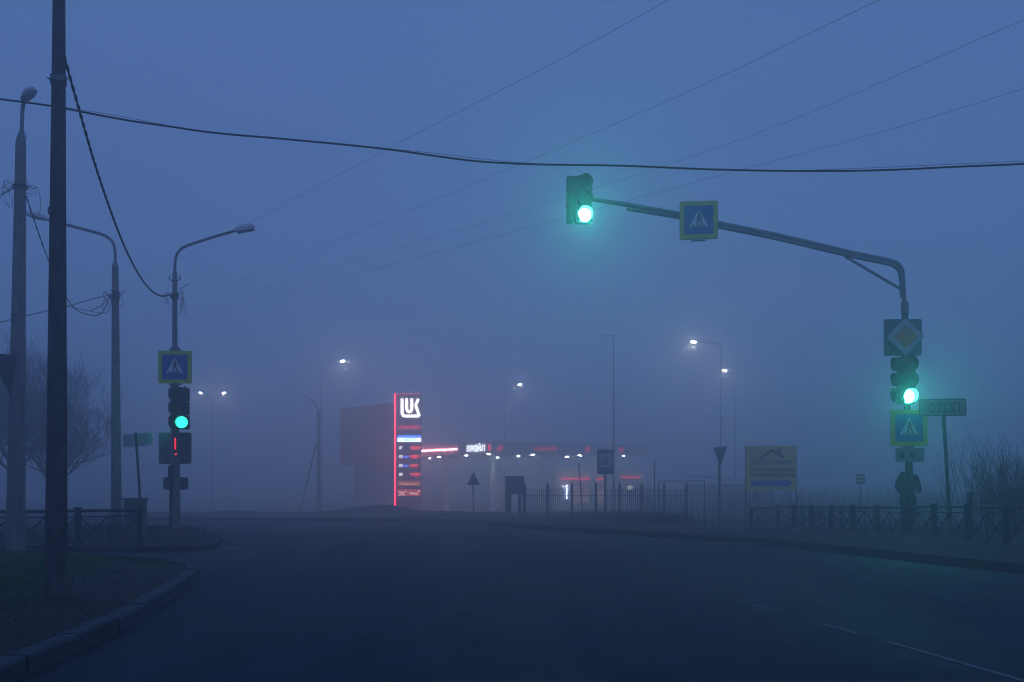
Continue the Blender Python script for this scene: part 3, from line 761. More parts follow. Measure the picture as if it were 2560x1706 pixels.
b.tube([z4(*p) for p in [(1330, 205), (1330, 355), (1334, 378), (1346, 391), (1366, 395), (1440, 395), (1516, 395)]], .125, 8, flat=.3)
b.tube([z4(*p) for p in [(1508, 208), (1477, 275), (1519, 396)]], .125, 8, flat=.3)
b.tube([z4(*p) for p in [(1380, 203), (1380, 312), (1386, 334), (1398, 347), (1411, 349), (1424, 343), (1432, 330), (1436, 312), (1436, 203)]], .125, 8, flat=.3)
b.build('emblem', logo_e, t)
b = MB(M); b.text('ЛУКОЙЛ', LX(1024), LZ(1068), 57/sP, 11.5/sP, -.03, .04, 0, bold=.02); b.build('lettering', red_soft, t)
b = MB(M); b.rrect(LX(1023.5), LZ(1092), 59/sP, 5.4/sP, .03, -.05, 0); b.build('header_panel', blue_e, t)
b = MB(M); b.rrect(LX(1023.5), LZ(1100), 59/sP, 10/sP, .04, -.05, 0, 0); b.text('ЭКТО', LX(1023), LZ(1099.5), 28/sP, 6.6/sP, -.055, .02, 1, shear=.3)
b.build('fuel_panel', [pale_e, mat('panel_blue_text', (.02, .12, .3), .5)], t)
SEG = {'0': 'abcdef', '1': 'bc', '2': 'abged', '3': 'abgcd', '4': 'fgbc', '5': 'afgcd', '6': 'afgedc', '7': 'abc', '8': 'abcdefg', '9': 'abcdfg'}
def seven(b, s, xl, xr, zc, h):
    n = len(s.replace('.', '')); pw = (xr-xl)/n; wd = pw*.62; th = h*.10; i = 0
    for ch in s:
        if ch == '.': b.box((xl+i*pw-pw*.12, -.04, zc-h/2+th/2), (th*1.1, .03, th*1.1)); continue
        cx = xl+i*pw+pw*.45; sh = .06
        for g in SEG[ch]:
            if g in 'agd':
                z = {'a': h/2-th/2, 'g': 0, 'd': -h/2+th/2}[g]; b.box((cx+z*sh*2, -.04, zc+z), (wd-th*1.2, .03, th))
            else:
                x = wd/2-th/2 if g in 'bc' else -wd/2+th/2; z = h/4 if g in 'bf' else -h/4; b.box((cx+x+z*sh*2, -.041, zc+z), (th, .03, h/2-th*.6))
        i += 1
for y, lab, pr_, blue in ((1120, 'ДТ', '43.34', 0), (1142, '92', '40.27', 1), (1165, '95', '42.4', 1), (1187, '95', '41.97', 0)):
    b = MB(M); b.text(lab, LX(1002), LZ(y), 9/sP, 7.5/sP, -.03, .03, 0, shear=.15, bold=.01); row = b.build('fuel_label', white_e, t)
    if blue: b = MB(M); b.text('экто', LX(1014.5), LZ(y+.6), 12.5/sP, 4.6/sP, -.03, .03, 0, shear=.3, bold=.03); b.build('fuel_mark', blue_e, row)
    b = MB(M); seven(b, pr_, LX(1025.5), LX(1051 if len(pr_) == 5 else 1045), LZ(y), 7.6/sP); b.build('price', red_dig, row)
b = MB(M); b.box((LX(1023), -.02, LZ(1209)), (57/sP, .05, 14/sP), 0); b.text('Минимаркет', LX(1024), LZ(1210), 50/sP, 8/sP, -.05, .02, 1, bold=.01)
b.build('shop_panel', [mat('panel_tan', (.4, .12, .06), .5, emit=(.75, .17, .09), es=.55, var=0), mat('panel_tan_text', (.7, .5, .3), .5, emit=(1, .6, .3), es=1.3, var=0)], t)
b = MB(M); b.box((LX(1023), -.02, LZ(1232)), (57/sP, .05, 16/sP), 0); b.text('Ликард', LX(1034), LZ(1234), 24/sP, 7/sP, -.05, .02, 1, shear=.3, bold=.01)
zz = lambda x, y: (LX(700+x/4.357), LZ(950+y/4.357))
b.stroke([zz(1290, 1215), zz(1315, 1226), zz(1345, 1226), zz(1375, 1213)], .06, -.06, -.04, 1)
b.stroke([zz(1308, 1228), zz(1308, 1252), zz(1292, 1260)], .05, -.06, -.04, 1); b.stroke([zz(1344, 1228), zz(1344, 1252), zz(1358, 1260)], .05, -.06, -.04, 1); b.stroke([zz(1308, 1250), zz(1344, 1250)], .05, -.06, -.04, 1)
b.box((LX(1048), -.05, LZ(1228)), (.13, .03, .12), 1)
b.build('card_panel', [mat('panel_red', (.5, .05, .05), .5, emit=(.9, .10, .09), es=.9, var=0), mat('panel_red_text', (.8, .6, .5), .5, emit=(1, .7, .6), es=2.2, var=0)], t)

# canopy
C0 = Vector((-2.32, 91.5)); u_ = Vector((-10.7, 18)).normalized(); v_ = Vector((18, 10.7)).normalized()
LU, LV = 29.3, 18.9
zc0, zc1 = 3.57, 4.70
t = thing('station_canopy', (0, 104, z0(104)), 'wide filling station canopy with a glowing line and red letters along its edge', 'canopy')
def cp(a, c): p = C0+u_*a+v_*c; return p
b = MB(); q = [cp(0, 0), cp(0, LV), cp(LU, LV), cp(LU, 0)]
b.add([(p.x, p.y, zc0) for p in q]+[(p.x, p.y, zc1) for p in q], [(3, 2, 1, 0), (4, 5, 6, 7), (0, 1, 5, 4), (1, 2, 6, 5), (2, 3, 7, 6), (3, 0, 4, 7)])
roofo = b.build('roof', mat('canopy_fascia', (.60, .52, .56), .6), t, smooth=False)
# left face matrix: x along -u_ (towards the corner), facing the camera side
def face_M(origin, dx):
    dx = Vector((dx.x, dx.y, 0)).normalized(); dy = Vector((0, 0, 1)).cross(dx); return Matrix(((dx.x, dy.x, 0, origin.x), (dx.y, dy.y, 0, origin.y), (0, 0, 1, 0), (0, 0, 0, 1)))
ML = face_M(Vector((C0.x, C0.y, 0)), -u_); MR = face_M(Vector((C0.x, C0.y, 0)), v_)
zl = 4.09
b = MB(ML); b.box((-14.5, -.05, zl), (17.3, .06, .10)); b.build('edge_light', mat('canopy_line', (.8, .6, .6), .4, emit=(1., .34, .43), es=42, var=0), t)
def along(x):   # distance along left face where image column x lies
    k = (x-1280)/F; # (C0.x+u.x*a) = k*(C0.y+u.y*a)
    return (k*C0.y-C0.x)/(u_.x-k*u_.y)
def alongR(x):
    k = (x-1280)/F; return (k*C0.y-C0.x)/(v_.x-k*v_.y)
b.v = []
a0, a1 = along(1166), along(1214)
b = MB(ML); xs0, xs1 = -a0, -a1; wdt = (xs1-xs0)
b.text('ЛУК', xs0+wdt*.25, 4.09, wdt*.46, .61, -.05, .06, 0, bold=.02); b.text('ЙЛ', xs0+wdt*.80, 4.16, wdt*.36, .76, -.05, .06, 0, bold=.02)
b.prism([(xs0+wdt*.55+math.sin(a)*wdt*.075*(1-.35*math.cos(a)), 4.07+.37*math.cos(a)) for a in [R(18*k) for k in range(20)]][::-1], -.08, -.02, 0)
b.build('lettering', white_e, t)
b = MB(MR); b.box((.25, -.05, 4.09), (.26, .06, .6)); b.build('corner_light', red_soft, t)
b = MB(MR); d = (alongR(1333), alongR(1392)); b.text('ЛУКОЙЛ', (d[0]+d[1])/2, 4.09, d[1]-d[0], .51, -.05, .05, 0, bold=.03)
red_far = mat('red_light_far', (.6, .02, .05), .4, emit=(1., .03, .08), es=.55, var=0)
b.build('lettering', red_far, t)
for x in (1250, 1469, 1552):
    b = MB(MR); a = alongR(x); b.disc(a, 4.06, .29, -.06, -.02, 0, 10); b.stroke([(a-.32, 3.84), (a+.32, 4.3)], .15, -.09, -.03); b.build('emblem', red_far, t)
for a, c_ in ((3.6, 2.7), (3.6, 14.5), (13.5, 2.7), (13.5, 14.5), (23, 2.7), (23, 14.5)):
    p = cp(a, c_); b = MB(); b.box((p.x, p.y, (zc0+z0(p.y))/2), (.6, .6, zc0-z0(p.y))); b.build('column', white_p, t)
cl = mat('canopy_lamp', (.8, .8, .8), .4, emit=(.80, .95, 1.), es=170, var=0)
for a, c_ in ((1.5, 1), (1.5, 5), (1.5, 9.5), (1.5, 14), (7, 2), (7, 7), (7, 12), (14, 3), (14, 9), (20, 5)):
    p = cp(a*1.22, c_*1.22); b = MB(); b.box((p.x, p.y, zc0-.03), (.26, .26, .05)); b.build('ceiling_light', cl, roofo)
# red clad volume at the left
t = thing('station_building', (-16, 102, z0(102)), 'tall dull red block rising left of the price pylon', 'building')
q = [Vector((-11.2, 94.5)), Vector((-10., 102.5)), Vector((-17.3, 107.4)), Vector((-17.8, 102.7))]
def wallbox(b, q, za, zb, m=0):
    b.add([(p.x, p.y, za) for p in q]+[(p.x, p.y, zb) for p in q], [(3, 2, 1, 0), (4, 5, 6, 7), (0, 1, 5, 4), (1, 2, 6, 5), (2, 3, 7, 6), (3, 0, 4, 7)], m)
b = MB(); wallbox(b, q, 2.48, 8.45); b.build('upper_block', red_p, t, smooth=False)
cen = sum(q, Vector((0, 0)))/4
b = MB(); wallbox(b, [cen+(p-cen)*.86+Vector((1.0, 0)) for p in q], z0(104)-.1, 2.46); b.build('lower_wall', grey_p, t, smooth=False)
# shop
YQ = 108.
t = thing('station_shop', (8, YQ, z0(YQ)), 'low pale filling station shop with a red light band above its front', 'building')
x0_, x1_ = (1388-1280)/F*YQ, (1612-1280)/F*YQ; gz = z0(YQ)
b = MB(); b.box(((x0_+x1_)/2, YQ+4, (gz+2.15)/2), (x1_-x0_, 8, 2.15-gz)); b.build('wall', mat('shop_wall', (.75, .70, .68), .7), t, smooth=False)
b = MB(); b.box(((1456-1280)/F*YQ, YQ-.12, 1.17), ((1510-1403)/F*YQ, .2, .16)); b.build('light_band', red_soft, t)
b = MB(); b.box(((1576-1280)/F*YQ, YQ-.12, 1.33), (48/F*YQ, .2, .12)); b.build('light_band', red_soft, t)
b = MB(); b.box(((1417-1280)/F*YQ, YQ-.1, -.60+.35), (.08, .1, 1.5)); b.build('neon_tube', mat('neon_blue', (.5, .6, 1), .4, emit=(.45, .55, 1.), es=22, var=0), t)
b = MB(); b.box(((1410-1280)/F*YQ, YQ-.3, .35), (.42, .2, .10)); b.build('wall_lamp', white_e, t)
warm = mat('warm_window', (.8, .8, .6), .4, emit=(.82, .85, .62), es=1.0, var=0)
b = MB(); b.box(((1575-1280)/F*YQ, YQ-.04, .2), (.55, .06, .42)); b.build('window', warm, t)
b = MB(); b.box(((1470-1280)/F*YQ, YQ-.03, -.7), (3.6, .05, 1.5)); b.box(((1470-1280)/F*YQ, YQ-.06, -.7), (.06, .05, 1.5)); b.build('window', mat('shop_glass', (.2, .15, .15), .3, emit=(.9, .62, .60), es=.35, var=0), t)
b = MB(); b.box(((1577-1280)/F*YQ, YQ-.03, -.9), (.9, .05, 1.7)); b.build('door', mat('shop_door', (.12, .12, .12), .3), t)

# board on legs, triangle sign, blue fuel sign
Yb = 52.; s_ = F/Yb; base = W(1287, 1293, Yb); base.z = z0(Yb)+.1
t = thing('notice_board', base, 'dark oblong notice board on legs left of the picket fence', 'board')
b = MB(); b.box(W(1287, 1213, Yb), (47/s_, .12, 46/s_)); b.build('panel', dark_steel, t)
for x, wd in ((1271, 15), (1299, 8), (1308, 4)):
    b = MB(); p = W(x, 1236, Yb+.02); b.box((p.x, p.y, (p.z+base.z-.2)/2), (wd/s_, .08, p.z-base.z+.2)); b.build('leg', dark_steel, t)
Yb = 47.; s_ = F/Yb; base = W(1184, 1292, Yb); base.z = z0(Yb)+.2
t = thing('warning_sign', base, 'grey triangular warning sign seen from behind, right of the price pylon', 'traffic sign')
b = MB(); b.tube([base-Vector((0, 0, .4)), W(1183, 1205, Yb)], .03, 8); b.build('post', dark_steel, t)
b = MB(yaw(W(1183.5, 1198, Yb-.05), 0)); b.prism([(-16/s_, -15/s_), (16/s_, -15/s_), (0, 18/s_)], 0, .02); b.prism([(-11/s_, -12/s_), (11/s_, -12/s_), (0, 11/s_)], -.01, .001, 1); b.build('plate', [dark_steel, sign_back], t)
Yb = 50.; s_ = F/Yb; base = W(1514, 1298, Yb); base.z = z0(Yb)+.1
t = thing('fuel_sign', base, 'dark blue fuel pump sign with a pale square, on a single post', 'traffic sign')
b = MB(); b.tube([base-Vector((0, 0, .3)), W(1513, 1180, Yb+.05)], .055, 8); b.build('post', dark_steel, t)
b = MB(yaw(W(1513.5, 1155, Yb), 0)); b.rrect(0, 0, 41/s_, 62/s_, .04, 0, .03, 0); b.build('board', mat('fuel_blue', (.010, .05, .20), .5), t)
b = MB(yaw(W(1514, 1151, Yb-.01), 0)); b.rrect(0, 0, 30/s_, 34/s_, .02, -.01, 0, 0)
b.rrect(.02, -.02, .2, .42, .02, -.016, -.009, 1); b.box((.02, -.018, .10), (.12, .005, .1), 0); b.stroke([(-.09, -.05), (-.17, -.15), (-.2, .12), (-.12, .2)], .035, -.017, -.009, 1)
b.build('pictogram', [mat('fuel_pale', (.34, .40, .50), .5), mat('fuel_dark', (.01, .015, .03), .5)], t)
# give-way sign far right, thin posts, frame
Yb = 43.; s_ = F/Yb; base = W(1799, 1312, Yb); base.z = z0(Yb)+.1
t = thing('give_way_sign', base, 'narrow inverted triangle sign turned edgeways on a post left of the billboard', 'traffic sign')
b = MB(); b.tube([base-Vector((0, 0, .3)), W(1798, 1130, Yb+.05)], .045, 8); b.build('post', dark_steel, t)
b = MB(yaw(W(1800, 1118, Yb), -38)); b.prism([(-.33, -.03), (.33, .03), (.03, -.80)], 0, .03); b.build('plate', dark_steel, t)
# billboard
Yb = 41.; s_ = F/Yb; base = W(1930, 1330, Yb); base.z = zg(base.x, Yb)
t = thing('billboard', base, 'yellow building-supplies billboard with a red roof emblem and blue arrow', 'billboard')
M = yaw(W(1929, 1171, Yb), 4); b = MB(M)
wb, hb = 129/s_, 112/s_
b.box((0, .03, 0), (wb, .05, hb)); b.build('panel', mat('billboard_yellow', (.88, .68, .20), .7, var=.15), t)
def bx_(x): return (x-1472)/4.48/s_
def bz_(y): return -(y-540)/4.48/s_
b = MB(M); b.stroke([(bx_(1350), bz_(425)), (bx_(1475), bz_(340)), (bx_(1605), bz_(420))], .11, -.01, .01, 0); b.box((bx_(1560), 0, bz_(345)), (.12, .03, .16), 0)
b.build('emblem', mat('billboard_red', (.50, .03, .06), .6), t)
b = MB(M); b.text('СтройГарант', bx_(1475), bz_(470), 480/4.48/s_, .28, 0, .02, 0); b.build('lettering', mat('billboard_green', (.04, .12, .10), .6), t)
b = MB(M); b.text('СТРОЙМАТЕРИАЛЫ', bx_(1485), bz_(555), 510/4.48/s_, .19, 0, .02, 0, bold=.02); b.text('ПО НИЗКИМ ЦЕНАМ', bx_(1485), bz_(620), 510/4.48/s_, .18, 0, .02, 0, bold=.02)
b.build('lettering', MATS['billboard_red'], t)
b = MB(M); b.prism([(bx_(1240), bz_(740)), (bx_(1640), bz_(738)), (bx_(1640), bz_(748)), (bx_(1720), bz_(702)), (bx_(1640), bz_(662)), (bx_(1640), bz_(676)), (bx_(1240), bz_(680))], -.01, .01); b.build('arrow', mat('billboard_blue', (.01, .16, .60), .6), t)
for sx in (-1, 1):
    b = MB(M); zz_ = base.z-W(1929, 1171, Yb).z-.2; b.tube([(sx*wb*.5, .07, zz_), (sx*wb*.5, .07, hb*.5)], .035, 6); b.build('leg', dark_steel, t)
    b = MB(M); b.tube([(sx*wb*.28, .07, -hb*.52), (sx*wb*.5, .07, -hb*.5-.72)], .016, 5); b.build('brace', dark_steel, t)
# arched frame
Yb = 31.; s_ = F/Yb; base = W(2042, 1342, Yb); base.z = zg(base.x, Yb)+.08
t = thing('arched_board', base, 'pale board in an arched tube frame standing behind the long railing', 'board')
b = MB(); pts = [W(2018, 1342, Yb), W(2017, 1262, Yb)]+[W(2042-25*math.cos(R(a)), 1262-25*math.sin(R(a)), Yb) for a in range(15, 180, 15)]+[W(2067, 1262, Yb), W(2068, 1342, Yb)]
b.tube(pts, .016, 7); b.build('frame', mat('pale_tube', (.6, .62, .65), .4, .2), t)
b = MB(yaw(W(2043, 1307, Yb), 0)); b.box((0, 0, 0), (44/s_, .02, 66/s_)); b.build('panel', mat('board_pale', (.22, .25, .30), .6), t)
b = MB(yaw(W(2043, 1300, Yb-.02), 0))
for x, z, ww in ((-.02, .2, .14), (.12, .19, .07), (-.08, .0, .16), (.1, .02, .14), (-.06, -.08, .1)): b.box((x, 0, z), (ww, .01, .045))
b.build('lettering', mat('board_red', (.30, .04, .05), .6), t)
# low slab
b = MB(); b.box(W(1938, 1336, 27.5)+Vector((0, 0, -.08)), (.62, .5, .16)); tag(b.build('concrete_slab', concrete), 'low concrete slab lying below the start of the railing', 'slab')
# small red sign
Yb = 46.; s_ = F/Yb; base = W(2151, 1310, Yb); base.z = zg(base.x, Yb)
t = thing('small_sign', base, 'small square reddish sign on a thin post left of the mast', 'sign')
b = MB(); b.box(W(2151, 1198, Yb), (21/s_, .04, 24/s_)); b.box(W(2151, 1194, Yb-.03), (15/s_, .03, 3/s_), 1); b.box(W(2151, 1202, Yb-.03), (15/s_, .03, 3/s_), 1); b.build('plate', [mat('small_red', (.40, .06, .08), .6), MATS['white_film']], t)
b = MB(); b.tube([base, W(2151, 1205, Yb+.03)], .02, 6); b.build('post', dark_steel, t)
# steel frame and thin posts
Yb = 44.; base = W(1647, 1320, Yb); base.z = z0(Yb)
t = thing('steel_frame', base, 'thin rectangular steel frame standing in the reeds left of the billboard', 'frame')
for x in (1647, 1761): b = MB(); p = W(x, 1204, Yb); b.box((p.x, p.y, (p.z+base.z)/2), (.045, .045, p.z-base.z)); b.build('post', dark_steel, t)
b = MB(); b.bar(W(1647, 1203, Yb), W(1761, 1203, Yb), .03); b.build('crossbar', dark_steel, t)
b = MB(); b.tube([W(1636, 1310, 48), W(1637, 1155, 48)], .03, 6); tag(b.build('thin_post', dark_steel), 'thin bare post at the left of the steel frame', 'post')
b = MB(); b.tube([W(1459, 1300, 50), W(1455, 1262, 50), W(1447, 1158, 50)], .03, 6); tag(b.build('thin_post', dark_steel), 'thin crooked post leaning in front of the filling station shop', 'post')
# distant low house with a pale roof edge
t = thing('low_house', (19, 84, z0(84)), 'low distant house with a pale sloping roof edge behind the billboard', 'building')
Yh = 80.
b = MB(); p0, p1 = W(1745, 1202, Yh), W(1935, 1212, Yh); b.box(((p0.x+p1.x)/2, Yh+3, (p1.z+z0(Yh))/2), (p1.x-p0.x, 6, p1.z-z0(Yh))); b.build('wall', grey_p, t, smooth=False)
b = MB(); b.prism([(W(1740, 1187, Yh).x, W(1740, 1187, Yh).z), (W(1740, 1190, Yh).x, W(1740, 1191, Yh).z), (W(1940, 1205, Yh).x, W(1940, 1207, Yh).z), (W(1940, 1205, Yh).x, W(1940, 1202, Yh).z)][::-1], Yh-.4, Yh+6.4); b.build('roof', mat('roof_pale', (.75, .76, .8), .6), t, smooth=False)

# ------------------------------------------------------------------ far street lamps
lamp_e = mat('street_light', (.9, .9, .8), .4, emit=(1., .93, .84), es=480, var=0)
def far_lamp(lx, ly, pxx, Y, label, lit=True, ptop=None, r=.08, power=1.):
    base = W(pxx, 1280, Y); base.z = z0(Y)
    t = thing('street_lamp', base, label, 'street lamp', 'street lamps far off in the fog')
    pt = W(pxx, ptop or ly+14, Y)
    b = MB(); b.tube([base, pt], [r*1.1, r*.55], 8); b.build('pole', concrete, t)
    L = W(lx, ly, Y); b = MB(); mid = pt.lerp(L, .35); mid.z = L.z-.12
    b.tube(smooth_path([pt, pt+Vector((0, 0, .15)), mid, L], 4), .04, 6); b.build('arm', steel, t)
    d = (L-pt); d.z = 0; d.normalize(); d = Vector((d.x, -.25, .18))
    b = MB(); lamp_head(b, L-d*.25, d, .6, .26, .16); lh = b.build('lamp_head', lamp_grey, t)
    if lit:
        b = MB(); rot = Matrix.Rotation(math.atan2(-d.z, abs(d.x))*(1 if d.x > 0 else -1), 3, 'Y')
        b.box(L+Vector((0, 0, -.06)), (.26, .18, .06), rot=rot); b.build('lamp_glass', lamp_e, lh)
far_lamp(857, 902, 803, 86, 'lit street lamp high to the left of the price pylon')
far_lamp(1300, 961, 1262, 112, 'lit street lamp above the middle of the filling station canopy', r=.07)
far_lamp(1734, 854, 1802, 76, 'highest lit street lamp, on a pole above the give-way sign', ptop=868, r=.055)
far_lamp(1812, 925, 1838, 98, 'lit street lamp just right of the give-way sign, lower than its neighbour', r=.07)
far_lamp(1512, 836, 1534, 66, 'unlit thin lamp post rising behind the blue fuel sign', lit=False, ptop=842, r=.07)
# double lamp
Yd = 118; base = W(530, 1270, Yd); base.z = z0(Yd)
t = thing('street_lamp', base, 'distant twin-armed street lamp, two small lights right of the left lamp post', 'street lamp', 'street lamps far off in the fog')
pt = W(530, 996, Yd); b = MB(); b.tube([base, pt], [.1, .06], 8); b.build('pole', concrete, t)
for lx in (501, 560):
    L = W(lx, 982, Yd); b = MB(); b.tube(smooth_path([pt, pt.lerp(L, .4)+Vector((0, 0, .2)), L], 4), .035, 6); b.build('arm', steel, t)
    b = MB(); s1 = 1 if lx > 530 else -1; b.box(L-Vector((0, 0, .03)), (.30, .18, .07), rot=Matrix.Rotation(R(-14*s1), 3, 'Y')); b.build('lamp_glass', lamp_e, t)
# unlit lamp with stay wire, left of pylon
YD = 72.; base = W(796, 1285, YD); base.z = z0(YD)+.1
t = thing('street_lamp', base, 'unlit faint lamp post with a slanting stay, left of the dull red block', 'street lamp', 'street lamps far off in the fog')
b = MB(); b.tube([base-Vector((0, 0, .3)), W(796, 1028, YD)], [.13, .10], 8); b.build('pole', concrete, t)
b = MB(); b.tube(smooth_path([W(796, 1030, YD), W(792, 1014, YD), W(780, 1003, YD), W(760, 990, YD)], 4), .05, 6); b.build('arm', steel, t)
b = MB(); lamp_head(b, W(764, 992, YD), (-1, -.2, .25), .6, .3, .22); b.build('lamp_head', lamp_grey, t)
b = MB(); b.tube([W(791, 1110, YD), W(748, 1285, YD)], .05, 6); b.build('stay', dark_steel, t)

# ------------------------------------------------------------------ bare trees and shrubs
def grow(b, p, d, r, L, depth, rnd, up=.12, spread=.5, nseg=4, kids=(3, 5), minr=.004, shrink=.68):
    pts = [Vector(p)]; rad = [r]; d = Vector(d).normalized(); q = Vector(p)
    for k in range(nseg):
        d = (d+Vector((rnd.uniform(-.16, .16), rnd.uniform(-.16, .16), rnd.uniform(-.08, .14)+up*.5))).normalized()
        q = q+d*(L/nseg); pts.append(q.copy()); rad.append(max(minr, r*(1-.6*(k+1)/nseg)))
    b.tube(pts, rad, 6 if depth > 2 else 3, cap=False)
    if depth == 0: return
    for i in range(rnd.randint(*kids)):
        t_ = rnd.uniform(.25, 1); k = min(nseg-1, int(t_*nseg)); s = pts[k].lerp(pts[k+1], t_*nseg-k if t_ < 1 else 1)
        dd = (pts[k+1]-pts[k]).normalized(); a = Vector((rnd.gauss(0, 1), rnd.gauss(0, 1), rnd.gauss(0, .5)+up)).normalized()
        grow(b, s, dd*(1-spread)+a*spread, rad[k]*.62, L*shrink*rnd.uniform(.75, 1.15), depth-1, rnd, up, spread, nseg, kids, minr, shrink)
def bare_tree(x, Y, h, label, seed, spread_x=1., depth=5, dirs=6, up=.2, tr=.15):
    rnd = random.Random(seed); base = W(x, 1290, Y); base.z = z0(Y)
    t = thing('bare_tree', base, label, 'tree', 'bare trees on the left')
    b = MB(); top = base+Vector((.1, 0, h*.28)); b.tube([base-Vector((0, 0, .2)), base.lerp(top, .5)+Vector((.04, 0, 0)), top], [tr, tr*.85, tr*.7], 8); b.build('trunk', bark, t)
    b = MB()
    for k in range(dirs):
        a = 6.283*k/dirs+rnd.uniform(-.3, .3); e = rnd.uniform(.5, 1.2)
        grow(b, top-Vector((0, 0, rnd.uniform(0, h*.1))), (math.cos(a)*spread_x, math.sin(a), e), tr*.5, h*.30, depth, rnd, up, .5, 4, (4, 5), .0050, .72)
    b.build('crown', bark, t)
bare_tree(128, 46, 7.6, 'broad bare tree with fine twigs behind the thick near pole', 4, depth=4, dirs=10, tr=.13)
bare_tree(34, 42, 9.6, 'bare tree behind the leftmost lamp post, taller than its neighbour', 9, depth=4, dirs=9, tr=.14)
def bush(x, Y, h, label, seed, n, spread=.8, wbase=.5, r=.014):
    rnd = random.Random(seed); base = W(x, 1340, Y); base.z = z0(Y)+.05
    t = thing('bare_bush', base, label, 'bush')
    b = MB()
    for k in range(n):
        a = rnd.uniform(0, 6.283); e = rnd.uniform(.12, 1)**.8; bx0 = base+Vector((rnd.gauss(0, wbase), rnd.gauss(0, wbase*.7), 0))
        dd = Vector((math.cos(a)*spread*(1.1-e), math.sin(a)*spread*(1.1-e), .35+e*.8))
        grow(b, bx0, dd, r, h*rnd.uniform(.45, .75), 2, rnd, .22, .38, 5, (3, 5), .003, .6)
    b.build('stems', bark, t)
    return t
bush(2556, 25.0, 2.2, 'dense bare bush with fine upright twigs at the right edge', 3, 110, 1.1, .6, .013)

# reeds and undergrowth beyond the right railing
reed_m = mat('reed', (.05, .04, .035), .95, var=.4)
pts = []
while len(pts) < 14000:
    y = random.uniform(50, 80); x = random.uniform(7, 40)
    if y > 58 and x < 13: continue
    if random.random() > .7+.5*hnoise(x*.55, y*.4): continue
    pts.append((x, y, zg(x, y)))
blades('reeds', pts, 1.3, 3.3, .020, reed_m, .28, 'tall withered reeds filling the ground behind the right railing', 'reeds')
pts = []
while len(pts) < 5000:
    y = random.uniform(34, 46); x = random.uniform(2.0+(46-y)*.15, 9)
    if random.random() > .6+.6*hnoise(x*.9, y*.6): continue
    pts.append((x, y, zg(x, y)+.05))
blades('undergrowth', pts, .1, .6, .014, reed_m, .5, 'low tangled undergrowth in front of the picket fence', 'undergrowth')
# low scrub patch beside the left railing
rnd = random.Random(12)
base = Vector((-8.95, 21.9, z0(21.9)+.2)); t = thing('scrub', base, 'small dark clump of scrub at the foot of the second lamp post', 'bush'); b = MB()
for k in range(60):
    a = rnd.uniform(0, 6.283); grow(b, base+Vector((rnd.gauss(0, .15), rnd.gauss(0, .12), -.1)), (math.cos(a)*.5, math.sin(a)*.5, 1), .007, .32, 1, rnd, .1, .4, 3, (2, 3), .003, .6)
b.build('stems', bark, t)
# metal cabinet behind left fence end
c = W(338, 1278, 21.8); t = thing('metal_cabinet', Vector((c.x, c.y, z0(21.8)+.1)), 'small dark cabinet behind the right end of the left railing', 'cabinet')
b = MB(); zt = W(338, 1250, 21.8).z; b.box((c.x, c.y, (zt+.1)/2), (.42, .25, zt-.1)); b.box((c.x, c.y, zt+.02), (.48, .3, .04)); b.build('body', sign_back, t)
b = MB(); b.box((c.x-.02, c.y-.13, (zt+.1)/2), (.34, .02, zt-.3)); b.build('door', sign_back, t)

# ------------------------------------------------------------------ person behind the mast
def skin_mesh(name, nodes, edges, m, parent, sub=2, root=0):
    me = bpy.data.meshes.new('s'); me.from_pydata([n[0] for n in nodes], edges, [])
    o = bpy.data.objects.new('s', me); COL.objects.link(o)
    md = o.modifiers.new('k', 'SKIN')
    for i, n in enumerate(nodes):
        sv = me.skin_vertices[0].data[i]; r_ = n[1]; sv.radius = r_ if hasattr(r_, '__len__') else (r_, r_); sv.use_root = (i == root)
    s2 = o.modifiers.new('s', 'SUBSURF'); s2.levels = sub; s2.render_levels = sub
    bpy.context.view_layer.update()
    m2 = bpy.data.meshes.new_from_object(o.evaluated_get(bpy.context.evaluated_depsgraph_get()))
    bpy.data.objects.remove(o); m2.name = name; m2.materials.clear(); m2.materials.append(m); m2.shade_smooth()
    q = bpy.data.objects.new(name, m2); COL.objects.link(q); q.parent = parent
    return q
YPn = 26.3; base = W(2270, 1352, YPn); base.z = z0(YPn)+.12
t = thing('person', base, 'person in a dark jacket half hidden behind the right-hand mast, hands held at the waist', 'person')
jac = mat('jacket', (.03, .032, .04), .9); trou = mat('trousers', (.02, .022, .03), .9); skin = mat('skin', (.42, .24, .19), .6, var=.1); hair = mat('hair', (.02, .015, .012), .8)
# body (facing the camera, -y)
N_ = [((0, 0, .98), (.16, .12)), ((0, 0, 1.12), (.15, .11)), ((0, 0, 1.30), (.18, .12)), ((0, 0, 1.43), (.15, .10)), ((0, -.01, 1.50), (.06, .06)), ((0, -.02, 1.57), (.065, .07)), ((0, -.02, 1.66), (.078, .095)), ((0, -.01, 1.735), (.06, .07))]
N_ += [((-.19, .0, 1.42), (.075, .07)), ((-.27, .03, 1.16), (.055, .055)), ((-.24, -.14, 1.02), (.04, .04)), ((-.12, -.25, 1.03), (.03, .026))]
N_ += [((.19, .0, 1.42), (.075, .07)), ((.27, .03, 1.16), (.055, .055)), ((.24, -.14, 1.02), (.04, .04)), ((.12, -.25, 1.03), (.03, .026))]
N_ += [((-.10, 0, .88), (.10, .10)), ((-.11, -.02, .50), (.065, .07)), ((-.12, .02, .10), (.045, .05)), ((-.13, -.14, .03), (.045, .03))]
N_ += [((.10, 0, .88), (.10, .10)), ((.11, -.02, .50), (.065, .07)), ((.12, .02, .10), (.045, .05)), ((.13, -.14, .03), (.045, .03))]
